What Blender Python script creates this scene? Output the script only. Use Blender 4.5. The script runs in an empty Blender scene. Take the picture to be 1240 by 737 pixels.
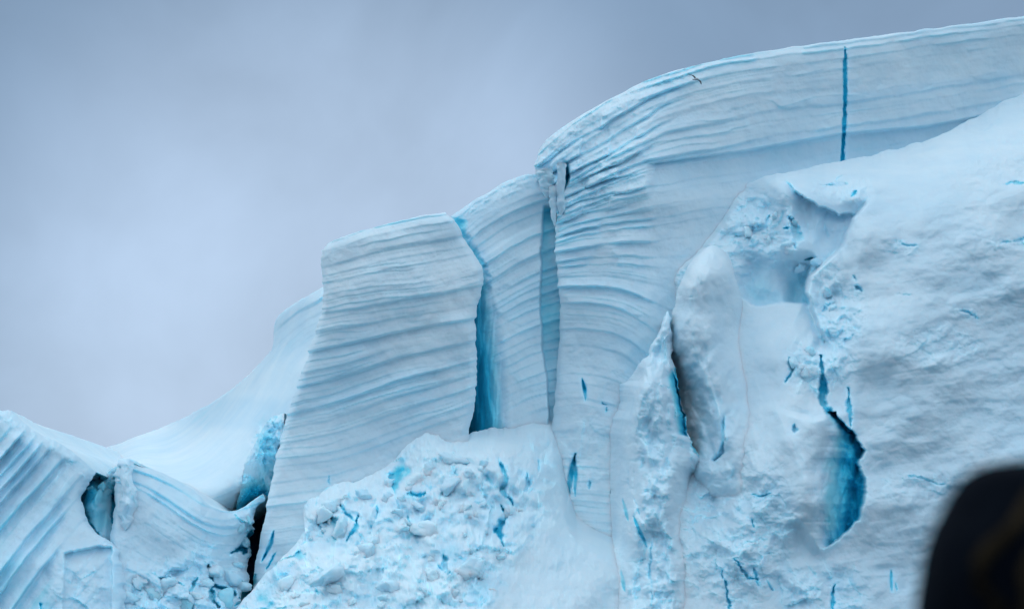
import bpy, math, random
import numpy as np

# ---------------------------------------------------------------- camera, sky, sun, exposure
S = bpy.context.scene
C = S.collection
F = 620.0 / math.tan(math.radians(15))      # focal length in photo pixels (30 degree lens)
PITCH = math.radians(6.0)
CAM = np.array([0.0, 0.0, 12.0])

cd = bpy.data.cameras.new('camera')
cam = bpy.data.objects.new('camera', cd)
C.objects.link(cam)
cam.location = CAM
cam.rotation_euler = (math.radians(90) + PITCH, 0, 0)
cd.sensor_width = 36
cd.lens = 18 / math.tan(math.radians(15))
cd.clip_start = 0.05
cd.clip_end = 6000
cd.dof.use_dof = True
cd.dof.focus_distance = 118
cd.dof.aperture_fstop = 2.2
S.camera = cam

w = bpy.data.worlds.new('World')
S.world = w
w.use_nodes = True
wn = w.node_tree
wn.nodes.clear()


def N(nt, t, **kw):
    n = nt.nodes.new(t)
    for k, v in kw.items():
        if k == 'inp':
            for a, b in v.items():
                n.inputs[a].default_value = b
        else:
            setattr(n, k, v)
    return n


SUN_EL, SUN_AZ = 52.0, -62.0     # degrees; azimuth from the viewing direction, negative = left
L = wn.links.new
tc = N(wn, 'ShaderNodeTexCoord')
sky = N(wn, 'ShaderNodeTexSky', sky_type='NISHITA', sun_disc=False, sun_elevation=math.radians(SUN_EL),
        sun_rotation=math.radians(SUN_AZ))
sep = N(wn, 'ShaderNodeSeparateXYZ')
L(tc.outputs['Generated'], sep.inputs[0])
# overcast deck: brightness rises towards the zenith, broken by broad soft cloud
ramp = N(wn, 'ShaderNodeValToRGB')
L(sep.outputs['Z'], ramp.inputs[0])
cr = ramp.color_ramp
cr.elements[0].position = 0.0
cr.elements[0].color = (0.46, 0.58, 0.755, 1)
cr.elements[1].position = 1.0
cr.elements[1].color = (1.55, 1.60, 1.66, 1)
for p_, c_ in ((0.12, (0.455, 0.575, 0.75, 1)), (0.27, (0.42, 0.535, 0.70, 1)), (0.36, (0.95, 1.02, 1.12, 1)), (0.5, (1.46, 1.52, 1.60, 1))):  # upper stops, out of view, brightened to flatten the light on the ice
    e = cr.elements.new(p_)
    e.color = c_
mp = N(wn, 'ShaderNodeMapping')
mp.inputs['Location'].default_value = (0.62, 0.3, 0.2)
mp.inputs['Scale'].default_value = (1.0, 1.0, 1.0)
L(tc.outputs['Generated'], mp.inputs[0])
nz = N(wn, 'ShaderNodeTexNoise', inp={'Scale': 6.5, 'Detail': 6.0, 'Roughness': 0.5, 'Distortion': 0.35})
L(mp.outputs[0], nz.inputs['Vector'])
mr = N(wn, 'ShaderNodeMapRange', inp={'From Min': 0.3, 'From Max': 0.7, 'To Min': 0.86, 'To Max': 1.14})
L(nz.outputs[0], mr.inputs['Value'])
mul = N(wn, 'ShaderNodeVectorMath', operation='SCALE')
L(ramp.outputs[0], mul.inputs[0])
L(mr.outputs[0], mul.inputs['Scale'])
vd = N(wn, 'ShaderNodeVectorMath', operation='DOT_PRODUCT')
nrm = N(wn, 'ShaderNodeVectorMath', operation='NORMALIZE'); L(tc.outputs['Generated'], nrm.inputs[0])
L(nrm.outputs[0], vd.inputs[0]); vd.inputs[1].default_value = (-0.088, 0.992, 0.086)
pr = N(wn, 'ShaderNodeMapRange', interpolation_type='SMOOTHSTEP', inp={'From Min': 0.970, 'From Max': 1.0, 'To Min': 0.0, 'To Max': 1.0})
L(vd.outputs['Value'], pr.inputs['Value'])
pc = N(wn, 'ShaderNodeMix', data_type='RGBA')
pc.inputs[6].default_value = (0.54, 0.63, 0.70, 1); pc.inputs[7].default_value = (1.05, 1.08, 1.10, 1)
L(pr.outputs[0], pc.inputs[0])
mul2 = N(wn, 'ShaderNodeVectorMath', operation='MULTIPLY')
L(mul.outputs[0], mul2.inputs[0]); L(pc.outputs[2], mul2.inputs[1])
up = N(wn, 'ShaderNodeVectorMath', operation='SCALE', inp={'Scale': 10.0})
L(mul2.outputs[0], up.inputs[0])
mx = N(wn, 'ShaderNodeMix', data_type='RGBA')
mx.inputs[0].default_value = 0.93
L(sky.outputs[0], mx.inputs[6])
L(up.outputs[0], mx.inputs[7])
bg = N(wn, 'ShaderNodeBackground', inp={'Strength': 0.1})
L(mx.outputs[2], bg.inputs['Color'])
wo = N(wn, 'ShaderNodeOutputWorld')
L(bg.outputs[0], wo.inputs[0])

sl = bpy.data.lights.new('sun', 'SUN')
sl.energy = 0.5
sl.angle = math.radians(40)
sl.color = (1.0, 0.985, 0.96)
sun = bpy.data.objects.new('sun', sl)
C.objects.link(sun)
sun.rotation_euler = (math.radians(90 - SUN_EL), 0, math.radians(180 - SUN_AZ))
S.view_settings.view_transform = 'Standard'
S.view_settings.look = 'None'
S.view_settings.exposure = 0.0
S.view_settings.gamma = 1.0

# ---------------------------------------------------------------- numpy helpers
rng = np.random.default_rng(11)


def at(x, y, Y):
    """photo pixel + distance in metres -> world point"""
    x = np.asarray(x, float); y = np.asarray(y, float); Y = np.asarray(Y, float)
    a = (x - 620.0) / F
    b = -(y - 368.5) / F
    dy = math.cos(PITCH) - b * math.sin(PITCH)
    dz = math.sin(PITCH) + b * math.cos(PITCH)
    return np.stack([a / dy * Y, Y + 0 * a, CAM[2] + dz / dy * Y], -1)


def _h(i, j, k, seed):
    n = (i * 374761393 + j * 668265263 + k * 2147483647 + seed * 974634777) & 0xFFFFFFFF
    n = ((n ^ (n >> 13)) * 1274126177) & 0xFFFFFFFF
    n = ((n ^ (n >> 16)) * 2246822519) & 0xFFFFFFFF
    return ((n ^ (n >> 15)) & 0xFFFFFF) / float(0xFFFFFF)


def noise(x, y, seed=0):
    """value noise, -1..1"""
    xi = np.floor(x).astype(np.int64); yi = np.floor(y).astype(np.int64)
    fx = x - xi; fy = y - yi
    fx = fx * fx * fx * (fx * (fx * 6 - 15) + 10)
    fy = fy * fy * fy * (fy * (fy * 6 - 15) + 10)
    a = _h(xi, yi, 1, seed); b = _h(xi + 1, yi, 1, seed); c = _h(xi, yi + 1, 1, seed); d = _h(xi + 1, yi + 1, 1, seed)
    return 2 * ((a * (1 - fx) + b * fx) * (1 - fy) + (c * (1 - fx) + d * fx) * fy) - 1


def fbm(x, y, oct=5, seed=0, gain=0.5):
    s = 0; a = 1.0; t = 0
    for o in range(oct):
        ca, sa = math.cos(0.7 * o), math.sin(0.7 * o)
        s = s + a * noise((x * ca - y * sa) * 2 ** o + 17.3 * o, (x * sa + y * ca) * 2 ** o + 5.1 * o, seed + o)
        t += a; a *= gain
    return s / t


def cells(x, y, seed):
    """voronoi facets: random height + tilted plane per cell; returns (facet, edge distance)"""
    xi = np.floor(x).astype(np.int64); yi = np.floor(y).astype(np.int64)
    b1 = np.full(x.shape, 9.0); b2 = np.full(x.shape, 9.0); val = np.zeros(x.shape)
    for dx in (-1, 0, 1):
        for dy in (-1, 0, 1):
            ci = xi + dx; cj = yi + dy
            px = ci + 0.1 + 0.8 * _h(ci, cj, 2, seed); py = cj + 0.1 + 0.8 * _h(ci, cj, 3, seed)
            d = np.hypot(x - px, y - py)
            v = _h(ci, cj, 4, seed) * 1.2 - 0.6 + (x - px) * (_h(ci, cj, 5, seed) * 2.4 - 1.2) + (y - py) * (_h(ci, cj, 6, seed) * 2.4 - 1.2)
            n = d < b1
            b2 = np.where(n, b1, np.minimum(b2, d))
            val = np.where(n, v, val)
            b1 = np.where(n, d, b1)
    return val, b2 - b1


def tri(x, y, seed=0):
    """continuous piecewise-flat noise on a skewed triangle lattice, -1..1: flat facets meeting at sharp creases"""
    u = x + y * 0.57735; v = y * 1.1547
    i = np.floor(u).astype(np.int64); j = np.floor(v).astype(np.int64)
    a = u - i; b = v - j
    h00 = _h(i, j, 9, seed); h11 = _h(i + 1, j + 1, 9, seed); h10 = _h(i + 1, j, 9, seed); h01 = _h(i, j + 1, 9, seed)
    lo = h00 + (h10 - h00) * a + (h11 - h10) * b
    hi = h00 + (h01 - h00) * b + (h11 - h01) * a
    return 2 * np.where(a > b, lo, hi) - 1


def shards(x, y, seed, oct=3, gain=0.45, w=0.45):
    xw = x + w * fbm(x * 1.3, y * 1.3, 3, seed + 40); yw = y + w * fbm(x * 1.3 + 9, y * 1.3, 3, seed + 41)
    s_ = 0; a = 1.0
    for o in range(oct):
        c, q = math.cos(1.1 * o), math.sin(1.1 * o)
        s_ = s_ + a * tri((xw * c - yw * q) * 2.2 ** o, (xw * q + yw * c) * 2.2 ** o, seed + o)
        a *= gain
    return s_


def sst(e0, e1, v):
    t = np.clip((v - e0) / (e1 - e0), 0, 1)
    return t * t * (3 - 2 * t)


def rbf(pts, X, Y, smooth=0.0):
    P = np.array(pts, float)
    q = P[:, :2] / 100.0; n = len(q)

    def U(r2): return np.where(r2 > 1e-12, r2 * np.log(r2 + 1e-12), 0)
    d2 = ((q[:, None] - q[None]) ** 2).sum(-1)
    A = np.zeros((n + 3, n + 3))
    A[:n, :n] = U(d2) + smooth * np.eye(n)
    A[:n, n] = 1; A[:n, n + 1:] = q
    A[n, :n] = 1; A[n + 1:, :n] = q.T
    b = np.zeros(n + 3); b[:n] = P[:, 2]
    w_ = np.linalg.solve(A, b)
    x = X.ravel() / 100.0; y = Y.ravel() / 100.0
    out = w_[n] + w_[n + 1] * x + w_[n + 2] * y
    for i in range(n):
        out += w_[i] * U((x - q[i, 0]) ** 2 + (y - q[i, 1]) ** 2)
    return out.reshape(X.shape)


def poly_u(pts, n, chaikin=1):
    P = np.array(pts, float)
    for _ in range(chaikin):
        a = P[:-1] * .75 + P[1:] * .25; b = P[:-1] * .25 + P[1:] * .75
        m = np.empty((2 * len(a), 2)); m[0::2] = a; m[1::2] = b
        P = np.vstack([P[:1], m, P[-1:]])
    s = np.r_[0, np.cumsum(np.hypot(*np.diff(P, axis=0).T))]
    t = np.linspace(0, s[-1], n)
    return np.stack([np.interp(t, s, P[:, 0]), np.interp(t, s, P[:, 1])], -1)


def dist_poly(X, Y, pts):
    """distance to a polyline and position 0..1 along it"""
    P = np.array(pts, float)
    seg = np.hypot(*np.diff(P, axis=0).T); cum = np.r_[0, np.cumsum(seg)]
    best = np.full(X.shape, 1e9); tt = np.zeros(X.shape)
    for i in range(len(P) - 1):
        v = P[i + 1] - P[i]
        t = np.clip(((X - P[i, 0]) * v[0] + (Y - P[i, 1]) * v[1]) / (v @ v + 1e-9), 0, 1)
        d = np.hypot(X - P[i, 0] - t * v[0], Y - P[i, 1] - t * v[1])
        n = d < best
        best = np.where(n, d, best); tt = np.where(n, (cum[i] + t * seg[i]) / cum[-1], tt)
    return best, tt


def inside(X, Y, pts):
    P = np.array(pts, float); r = np.zeros(X.shape, bool)
    for i in range(len(P)):
        x0, y0 = P[i - 1]; x1, y1 = P[i]
        c = (y0 > Y) != (y1 > Y)
        r ^= c & (X < (x1 - x0) * (Y - y0) / (y1 - y0 + 1e-12) + x0)
    return r


def feature(f, X, Y, D, ice):
    k = f[0]
    if k == 'crack':                      # narrow cleft: points, half width px, depth m, ice
        _, pts, hw, dep, ic = f[:5]
        jt = f[5] if len(f) > 5 else 1.0
        m = (X > min(p[0] for p in pts) - 40) & (X < max(p[0] for p in pts) + 40) & (Y > min(p[1] for p in pts) - 40) & (Y < max(p[1] for p in pts) + 40)
        if not m.any(): return D, ice
        x = X[m] + jt * 4.5 * fbm(X[m] / 16, Y[m] / 16, 5, 5, 0.65); y = Y[m] + jt * 4.5 * fbm(X[m] / 16 + 40, Y[m] / 16, 5, 6, 0.65)
        d, t = dist_poly(x, y, pts)
        wd = hw * (0.12 + 0.88 * np.sin(np.pi * np.clip(t, 0.03, 0.97)) ** 0.8) * (0.62 + 0.38 * (jt < 0.9) + 0.75 * min(jt, 1) * fbm(X[m] / 9, Y[m] / 9, 3, 7))
        wd = np.maximum(wd, 0.15)
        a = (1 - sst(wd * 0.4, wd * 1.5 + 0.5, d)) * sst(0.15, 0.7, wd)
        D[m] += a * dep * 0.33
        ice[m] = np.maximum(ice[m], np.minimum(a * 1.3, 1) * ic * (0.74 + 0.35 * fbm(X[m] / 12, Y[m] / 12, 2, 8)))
    elif k == 'slot':                     # straight-walled cleft of even width
        _, pts, hw, dep, ic = f
        m = (X > min(p[0] for p in pts) - 20) & (X < max(p[0] for p in pts) + 20)
        x = X[m] + 1.3 * fbm(X[m] / 40, Y[m] / 7, 3, 5)
        d, t = dist_poly(x, Y[m], pts)
        hv = hw * (0.80 + 0.35 * fbm(Y[m] / 22, Y[m] * 0 + 2, 3, 19)) * sst(-0.03, 0.12, t)
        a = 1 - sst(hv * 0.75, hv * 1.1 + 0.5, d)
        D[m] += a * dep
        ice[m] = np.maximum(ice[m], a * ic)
    elif k == 'fold':                     # a wall that turns in behind an edge; edge ordered by y
        _, pts, side, wd, dep, ic = f
        P = np.array(pts, float)
        xe = np.interp(Y, P[:, 1], P[:, 0]) + 2.0 * fbm(Y / 16, Y * 0 + 3, 3, 9)
        d = (X - xe) * side
        ty = sst(P[0, 1], P[0, 1] + 0.22 * (P[-1, 1] - P[0, 1]), Y) * (1 - sst(P[-1, 1] - 0.06 * (P[-1, 1] - P[0, 1]), P[-1, 1], Y))
        wy = wd * (0.35 + 0.65 * ty)
        a = np.where(d > -0.8, np.exp(-(np.maximum(d, 0) / wy) ** 1.5) * sst(-0.8, 0.8, d), 0) * ty
        D += a * dep
        ice[:] = np.maximum(ice, sst(0.04, 0.75, a) * ic)
    elif k == 'poly':                     # hollow with polygon outline
        _, pts, fe, dep, ic = f
        P = np.array(pts, float)
        m = (X > P[:, 0].min() - 10) & (X < P[:, 0].max() + 10) & (Y > P[:, 1].min() - 10) & (Y < P[:, 1].max() + 10)
        x = X[m] + 2.5 * fbm(X[m] / 13, Y[m] / 13, 3, 15); y = Y[m] + 2.5 * fbm(X[m] / 13 + 40, Y[m] / 13, 3, 16)
        ins = inside(x, y, pts)
        d, _t = dist_poly(x, y, list(pts) + [pts[0]])
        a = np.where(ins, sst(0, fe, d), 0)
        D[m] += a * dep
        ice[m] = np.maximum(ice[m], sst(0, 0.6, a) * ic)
    elif k == 'pit':
        _, cx, cy, rx, ry, dep, ic = f
        x = X + 4 * fbm(X / 22, Y / 22, 3, 25); y = Y + 4 * fbm(X / 22 + 9, Y / 22, 3, 26)
        r = np.hypot((x - cx) / rx, (y - cy) / ry)
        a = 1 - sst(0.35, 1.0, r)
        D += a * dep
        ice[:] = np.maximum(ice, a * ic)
    elif k == 'step':                     # rock-like shelf: stands out by amp above the line, falls off downwards over h px
        _, pts, up_, h, amp = f
        P = np.array(pts, float)
        ye = np.interp(X, P[:, 0], P[:, 1]) + 2.5 * fbm(X / 18, X * 0 + 7, 4, 31)
        tx = sst(P[0, 0], P[0, 0] + 14, X) * (1 - sst(P[-1, 0] - 14, P[-1, 0], X))
        d = ye - Y
        a = np.where(d > 0, np.exp(-(d / up_) ** 2), 1 - sst(0, h, -d)) * tx
        D -= a * amp
    return D, ice


def layers(s, X, Y, seed, tmin, tmax, amp, fine, lo=-400, hi=1200, warp=1.0):
    """bedded firn: irregular beds that swell downwards and then step back under; returns (protrusion, density of the bed)"""
    r = np.random.default_rng(seed)
    b = [lo]
    while b[-1] < hi: b.append(b[-1] + tmin + (tmax - tmin) * r.random() ** 1.6)
    b = np.array(b); n = len(b)
    pa = 0.25 + 0.75 * r.random(n) ** 1.3; off = r.normal(0, 0.25, n); den = r.random(n)
    s = s + warp * (3.0 * fbm(X / 130, Y / 130, 3, seed + 1) + 1.3 * fbm(X / 28, Y / 28, 3, seed + 2))
    i = np.clip(np.searchsorted(b, s) - 1, 0, n - 2)
    t = (s - b[i]) / (b[i + 1] - b[i])
    var = 0.55 + 0.6 * sst(-0.5, 0.6, fbm(X / 90 + i * 7.3, Y / 200, 3, seed + 3))
    nxt = off[i + 1]
    prof = off[i] + (nxt - off[i]) * sst(0.8, 1.0, t) + pa[i] * var * (t ** 1.2) * (1 - sst(0.80, 1.0, t)) * 1.2
    # thin laminae
    f1 = noise(s / 3.1, X / 160 + Y * 0, seed + 4) * 0.6 + noise(s / 1.6, X / 90, seed + 5) * 0.4
    band = den[i] ** 2 * (0.4 + 0.6 * sst(-0.4, 0.5, fbm(X / 60, s / 6, 3, seed + 8)))
    seam = sst(0.70, 0.9, t) * (1 - sst(0.93, 1.0, t)) * pa[i] * var  # bluer strip low in each bed, just above the next
    return amp * prof + fine * f1, band, seam


# ---------------------------------------------------------------- materials
def ice_material():
    m = bpy.data.materials.new('glacier_ice')
    m.use_nodes = True
    nt = m.node_tree; nt.nodes.clear(); l = nt.links.new
    out = N(nt, 'ShaderNodeOutputMaterial'); b = N(nt, 'ShaderNodeBsdfPrincipled')
    l(b.outputs[0], out.inputs[0])
    at_ = N(nt, 'ShaderNodeAttribute', attribute_name='ice')
    geo = N(nt, 'ShaderNodeNewGeometry')
    n1 = N(nt, 'ShaderNodeTexNoise', inp={'Scale': 0.35, 'Detail': 8.0, 'Roughness': 0.6})
    n2 = N(nt, 'ShaderNodeTexNoise', inp={'Scale': 2.4, 'Detail': 8.0, 'Roughness': 0.65})
    n3 = N(nt, 'ShaderNodeTexNoise', inp={'Scale': 0.09, 'Detail': 4.0, 'Roughness': 0.55})
    for n in (n1, n2, n3): l(geo.outputs['Position'], n.inputs['Vector'])
    # ice amount = attribute + a little blotchy wind-scour
    r1 = N(nt, 'ShaderNodeMapRange', inp={'From Min': 0.35, 'From Max': 0.75, 'To Min': -0.03, 'To Max': 0.08})
    l(n1.outputs[0], r1.inputs['Value'])
    r3 = N(nt, 'ShaderNodeMapRange', inp={'From Min': 0.35, 'From Max': 0.7, 'To Min': -0.04, 'To Max': 0.06})
    l(n3.outputs[0], r3.inputs['Value'])
    a1 = N(nt, 'ShaderNodeMath', operation='ADD'); l(at_.outputs['Fac'], a1.inputs[0]); l(r1.outputs[0], a1.inputs[1])
    a2 = N(nt, 'ShaderNodeMath', operation='ADD', use_clamp=True); l(a1.outputs[0], a2.inputs[0]); l(r3.outputs[0], a2.inputs[1])
    rp = N(nt, 'ShaderNodeValToRGB')
    l(a2.outputs[0], rp.inputs[0])
    e = rp.color_ramp.elements
    e[0].position = 0.0; e[0].color = (0.76, 0.885, 0.935, 1)
    e[1].position = 1.0; e[1].color = (0.004, 0.035, 0.075, 1)  # near-black end stop, used for the shade painted into the rift
    for p, c in ((0.18, (0.60, 0.79, 0.89, 1)), (0.40, (0.31, 0.73, 0.84, 1)), (0.62, (0.06, 0.57, 0.76, 1)), (0.82, (0.010, 0.40, 0.60, 1))):
        q = rp.color_ramp.elements.new(p); q.color = c
    l(rp.outputs[0], b.inputs['Base Color'])
    rr = N(nt, 'ShaderNodeMapRange', inp={'From Min': 0.1, 'From Max': 0.7, 'To Min': 0.75, 'To Max': 0.42})
    l(a2.outputs[0], rr.inputs['Value']); l(rr.outputs[0], b.inputs['Roughness'])
    b.inputs['IOR'].default_value = 1.31
    b.inputs['Specular IOR Level'].default_value = 0.35
    b.subsurface_method = 'BURLEY'
    b.inputs['Subsurface Weight'].default_value = 0.6
    b.inputs['Subsurface Radius'].default_value = (0.12, 0.80, 1.0)
    b.inputs['Subsurface Scale'].default_value = 0.6
    bp = N(nt, 'ShaderNodeBump', inp={'Strength': 0.32, 'Distance': 0.12})
    n4 = N(nt, 'ShaderNodeTexNoise', inp={'Scale': 7.0, 'Detail': 5.0, 'Roughness': 0.7}); l(geo.outputs['Position'], n4.inputs['Vector'])
    ad = N(nt, 'ShaderNodeMath', operation='MULTIPLY_ADD', inp={1: 0.35}); l(n4.outputs[0], ad.inputs[0]); l(n2.outputs[0], ad.inputs[2])
    l(ad.outputs[0], bp.inputs['Height']); l(bp.outputs[0], b.inputs['Normal'])
    return m


ICE = ice_material()


def mat(name, col, rough=0.8, col2=None, scale=5.0, bump=0.0, spec=0.3):
    m = bpy.data.materials.new(name); m.use_nodes = True
    nt = m.node_tree; b = nt.nodes['Principled BSDF']
    b.inputs['Roughness'].default_value = rough; b.inputs['Specular IOR Level'].default_value = spec
    n = N(nt, 'ShaderNodeTexNoise', inp={'Scale': scale, 'Detail': 6.0})
    t = N(nt, 'ShaderNodeTexCoord'); nt.links.new(t.outputs['Object'], n.inputs['Vector'])
    r = N(nt, 'ShaderNodeValToRGB'); nt.links.new(n.outputs[0], r.inputs[0])
    c2 = col2 or tuple(v * 0.7 for v in col)
    r.color_ramp.elements[0].position = 0.35; r.color_ramp.elements[0].color = (*col, 1)
    r.color_ramp.elements[1].position = 0.65; r.color_ramp.elements[1].color = (*c2, 1)
    nt.links.new(r.outputs[0], b.inputs['Base Color'])
    if bump:
        bp = N(nt, 'ShaderNodeBump', inp={'Strength': bump, 'Distance': 0.02})
        nt.links.new(n.outputs[0], bp.inputs['Height']); nt.links.new(bp.outputs[0], b.inputs['Normal'])
    return m


# ---------------------------------------------------------------- mesh builders
def tag(o, label=None, cat=None, group=None, kind=None):
    if label: o['label'] = label
    if cat: o['category'] = cat
    if group: o['group'] = group
    if kind: o['kind'] = kind
    return o


def grid_mesh(name, P, ice, m=None, parent=None):
    nv, nu = P.shape[:2]
    me = bpy.data.meshes.new(name)
    idx = np.arange(nv * nu).reshape(nv, nu)
    q = np.stack([idx[:-1, :-1], idx[1:, :-1], idx[1:, 1:], idx[:-1, 1:]], -1).reshape(-1, 4)
    me.vertices.add(nv * nu); me.vertices.foreach_set('co', P.reshape(-1).astype(np.float32))
    me.loops.add(q.size); me.loops.foreach_set('vertex_index', q.reshape(-1).astype(np.int32))
    me.polygons.add(len(q)); me.polygons.foreach_set('loop_start', np.arange(0, q.size, 4, dtype=np.int32))
    me.polygons.foreach_set('use_smooth', np.ones(len(q), bool))
    me.update(calc_edges=True)
    a = me.attributes.new('ice', 'FLOAT', 'POINT'); a.data.foreach_set('value', ice.reshape(-1).astype(np.float32))
    me.materials.append(m or ICE)
    o = bpy.data.objects.new(name, me); C.objects.link(o)
    if parent: o.parent = parent
    return o


SURF = {}
ZB = np.full((900, 1500), 1e6)            # nearest surface so far on a pixel raster, offset by 100 px


def zb_add(X, Y, D):
    i = np.clip(np.rint(Y + 60).astype(int), 0, 899).ravel(); j = np.clip(np.rint(X + 100).astype(int), 0, 1499).ravel()
    T = np.full(ZB.shape, 1e6)
    np.minimum.at(T, (i, j), D.ravel())
    for _ in range(2):                   # close pinholes
        n = np.minimum(np.minimum(np.roll(T, 1, 0), np.roll(T, -1, 0)), np.minimum(np.roll(T, 1, 1), np.roll(T, -1, 1)))
        T = np.where(T > 1e5, n, T)
    np.minimum(ZB, T, out=ZB)


def zb_get(X, Y):
    v = ZB[np.clip(np.rint(Y + 60).astype(int), 0, 899), np.clip(np.rint(X + 100).astype(int), 0, 1499)]
    return v


def mass(name, top, bottom, left, right, depth, step=1.15, strata=None, feats=(), rough=(0.0, 0.0), rub=None, ice0=0.0, tint=None,
         edge=(0, 0, 0, 0), edge_r=0.35, edge_w=7.0, jag=(1.2, 1.2), back=30.0, sides=(True, True), parent=None, seed=1, extra=None,
         merge=None, merge_mask=None, cap=2.0):
    T = np.array(top, float); Lf = np.array(left, float)
    lt = max(np.hypot(*np.diff(T, axis=0).T).sum(), np.hypot(*np.diff(np.array(bottom, float), axis=0).T).sum())
    ll = max(np.hypot(*np.diff(Lf, axis=0).T).sum(), np.hypot(*np.diff(np.array(right, float), axis=0).T).sum())
    nu = int(lt / step) + 2; nv = int(ll / step) + 2
    t, b = poly_u(top, nu), poly_u(bottom, nu)
    lf, rt = poly_u(left, nv), poly_u(right, nv)
    u = np.linspace(0, 1, nu)[None, :, None]; v = np.linspace(0, 1, nv)[:, None, None]
    P2 = (1 - v) * t[None] + v * b[None] + (1 - u) * lf[:, None] + u * rt[:, None] \
        - ((1 - u) * (1 - v) * t[0] + u * (1 - v) * t[-1] + (1 - u) * v * b[0] + u * v * b[-1])
    X, Y = P2[..., 0].copy(), P2[..., 1].copy()
    D = rbf(depth, X, Y) if isinstance(depth, (list, tuple)) else depth(X, Y)
    D0 = D.copy()
    ice = np.full(X.shape, float(ice0)) if not callable(ice0) else ice0(X, Y)
    px = D.mean() / F                    # metres per pixel
    pro = np.zeros(X.shape)
    if strata:
        s = strata['s'](X, Y)
        pr, band, seam = layers(s, X, Y, strata.get('seed', seed), *strata['t'], strata['amp'], strata['fine'], warp=strata.get('warp', 1.0))
        pr2, band2, _d = layers(s + 3 * fbm(X / 50, Y / 50, 3, seed + 230), X, Y, seed + 240, 2.5, 8, strata.get('amp2', 0.11), 0, warp=1.0)
        pr = pr + pr2 * sst(-0.4, 0.3, fbm(X / 80, Y / 60, 3, seed + 250))
        fade = strata['fade'](X, Y) if 'fade' in strata else 1.0
        brk = sst(0.05, 0.5, shards(X / 60, Y / 45, seed + 200, 3)) * strata.get('spall', 0.7)     # beds spalled away in patches
        pr = pr * (1 - brk) + strata['amp'] * (0.25 * shards(X / 24, Y / 16, seed + 210, 3) - 0.1) * brk
        D -= (pr - 0.3 * strata['amp']) * fade
        pro = pr * fade
        ice += (band * strata.get('band', 0.10) + seam * strata.get('seam', 0.12)) * fade
    # large and small roughness, metres
    if rough[0]: D += rough[0] * fbm(X / 70, Y / 70, 5, seed + 50, 0.42)
    if rough[1]: D += rough[1] * fbm(X / 11, Y / 11, 4, seed + 60, 0.6)
    if rub:
        for (pts_or_fn, amp, sc, cav) in rub:
            M = pts_or_fn(X, Y)
            xw = X + 5 * fbm(X / 20, Y / 20, 3, seed + 70); yw = Y + 5 * fbm(X / 20 + 31, Y / 20, 3, seed + 71)
            big = shards(xw / sc, yw / sc * 1.1, seed + 80, 2, 0.5)
            mid = shards(xw / sc * 3.0, yw / sc * 3.2, seed + 84, 2, 0.5)
            c1, e1 = cells(xw / sc * 0.9, yw / sc, seed + 86)
            g = np.maximum(0, 1 - e1 / 0.09) * sst(-0.1, 0.4, fbm(X / 40, Y / 40, 3, seed + 87))
            relief = 0.42 * big + 0.20 * mid + 0.30 * c1 + 0.12 * fbm(X / sc * 6, Y / sc * 6, 3, seed + 88)
            D -= M * amp * relief - M * amp * 0.12 * g
            hole = sst(0.25, 0.62, -relief) * sst(-0.15, 0.35, fbm(X / 55, Y / 55, 3, seed + 90))
            ice = np.maximum(ice, M * cav * np.clip(hole, 0, 1))
            ice = ice + 0.45 * cav * M * sst(0.0, 0.7, fbm(X / 45 + 7, Y / 30, 4, seed + 91)) * 0.5
    for f in feats:
        D, ice = feature(f, X, Y, D, ice)
    if extra: D, ice = extra(X, Y, D, ice)
    jj = np.arange(nu)[None, :] * (lt / (nu - 1)); ii = np.arange(nv)[:, None] * (ll / (nv - 1))
    if merge:                            # edges that run into what stands behind
        Z = zb_get(X, Y)
        for wd_, d in zip(merge, (jj + 0 * ii, lt - jj + 0 * ii, ii + 0 * jj, ll - ii + 0 * jj)):
            if wd_:
                k = 1 - sst(0, wd_, d)
                if merge_mask: k = k * merge_mask(X, Y)
                k = np.where((Z < 1e5) & (np.abs(Z - D) < 14), k, 0)
                D = D * (1 - k) + k * (np.where(Z < 1e5, Z, D) + 0.45)
    # rounded edges: left, right, top, bottom
    for fl, d in zip(edge, (jj + 0 * ii, lt - jj + 0 * ii, ii + 0 * jj, ll - ii + 0 * jj)):
        if fl: D += fl * edge_r * np.exp(-(d / edge_w) ** 1.3) * 2
    # ragged outline follows the beds
    wl = np.exp(-jj / 8.0); wr = np.exp(-(lt - jj) / 8.0); wt = np.exp(-ii / 8.0)
    bump = pro / px * 0.35
    X += -wl * (bump + jag[0] * fbm(Y / 9, Y * 0, 4, seed + 7)) + wr * (bump + jag[0] * fbm(Y / 9, Y * 0, 4, seed + 8))
    Y += wt * jag[1] * fbm(X / 16, X * 0, 4, seed + 9)
    P = at(X, Y, D)
    SURF[name] = (X, Y, D)
    zb_add(X, Y, D)
    # close the body: snow surface runs back from the top edge, walls run back from the sides
    dys = np.array([0.0, 0.4, 1.2, 3.0, 7.0, 14.0, back])[1:]
    rows = []
    for k, dy in enumerate(dys[::-1]):
        r = P[0].copy(); r[:, 1] += dy; r[:, 2] -= 0.02 * dy * cap
        r[:, 2] += 0.25 * fbm(r[:, 0] / 6, r[:, 1] / 6, 3, seed + 3) * min(dy / 8, 1) - 0.25 * min(dy / 8, 1)
        rows.append(r)
    P = np.concatenate([np.array(rows), P], 0)
    ice = np.concatenate([np.full((len(rows), nu), 0.03), ice], 0)
    r = P[-1].copy(); r[:, 2] = -3.0; r[:, 1] -= 1.5      # down to below the water
    P = np.concatenate([P, r[None]], 0); ice = np.concatenate([ice, ice[-1:]], 0)
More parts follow.
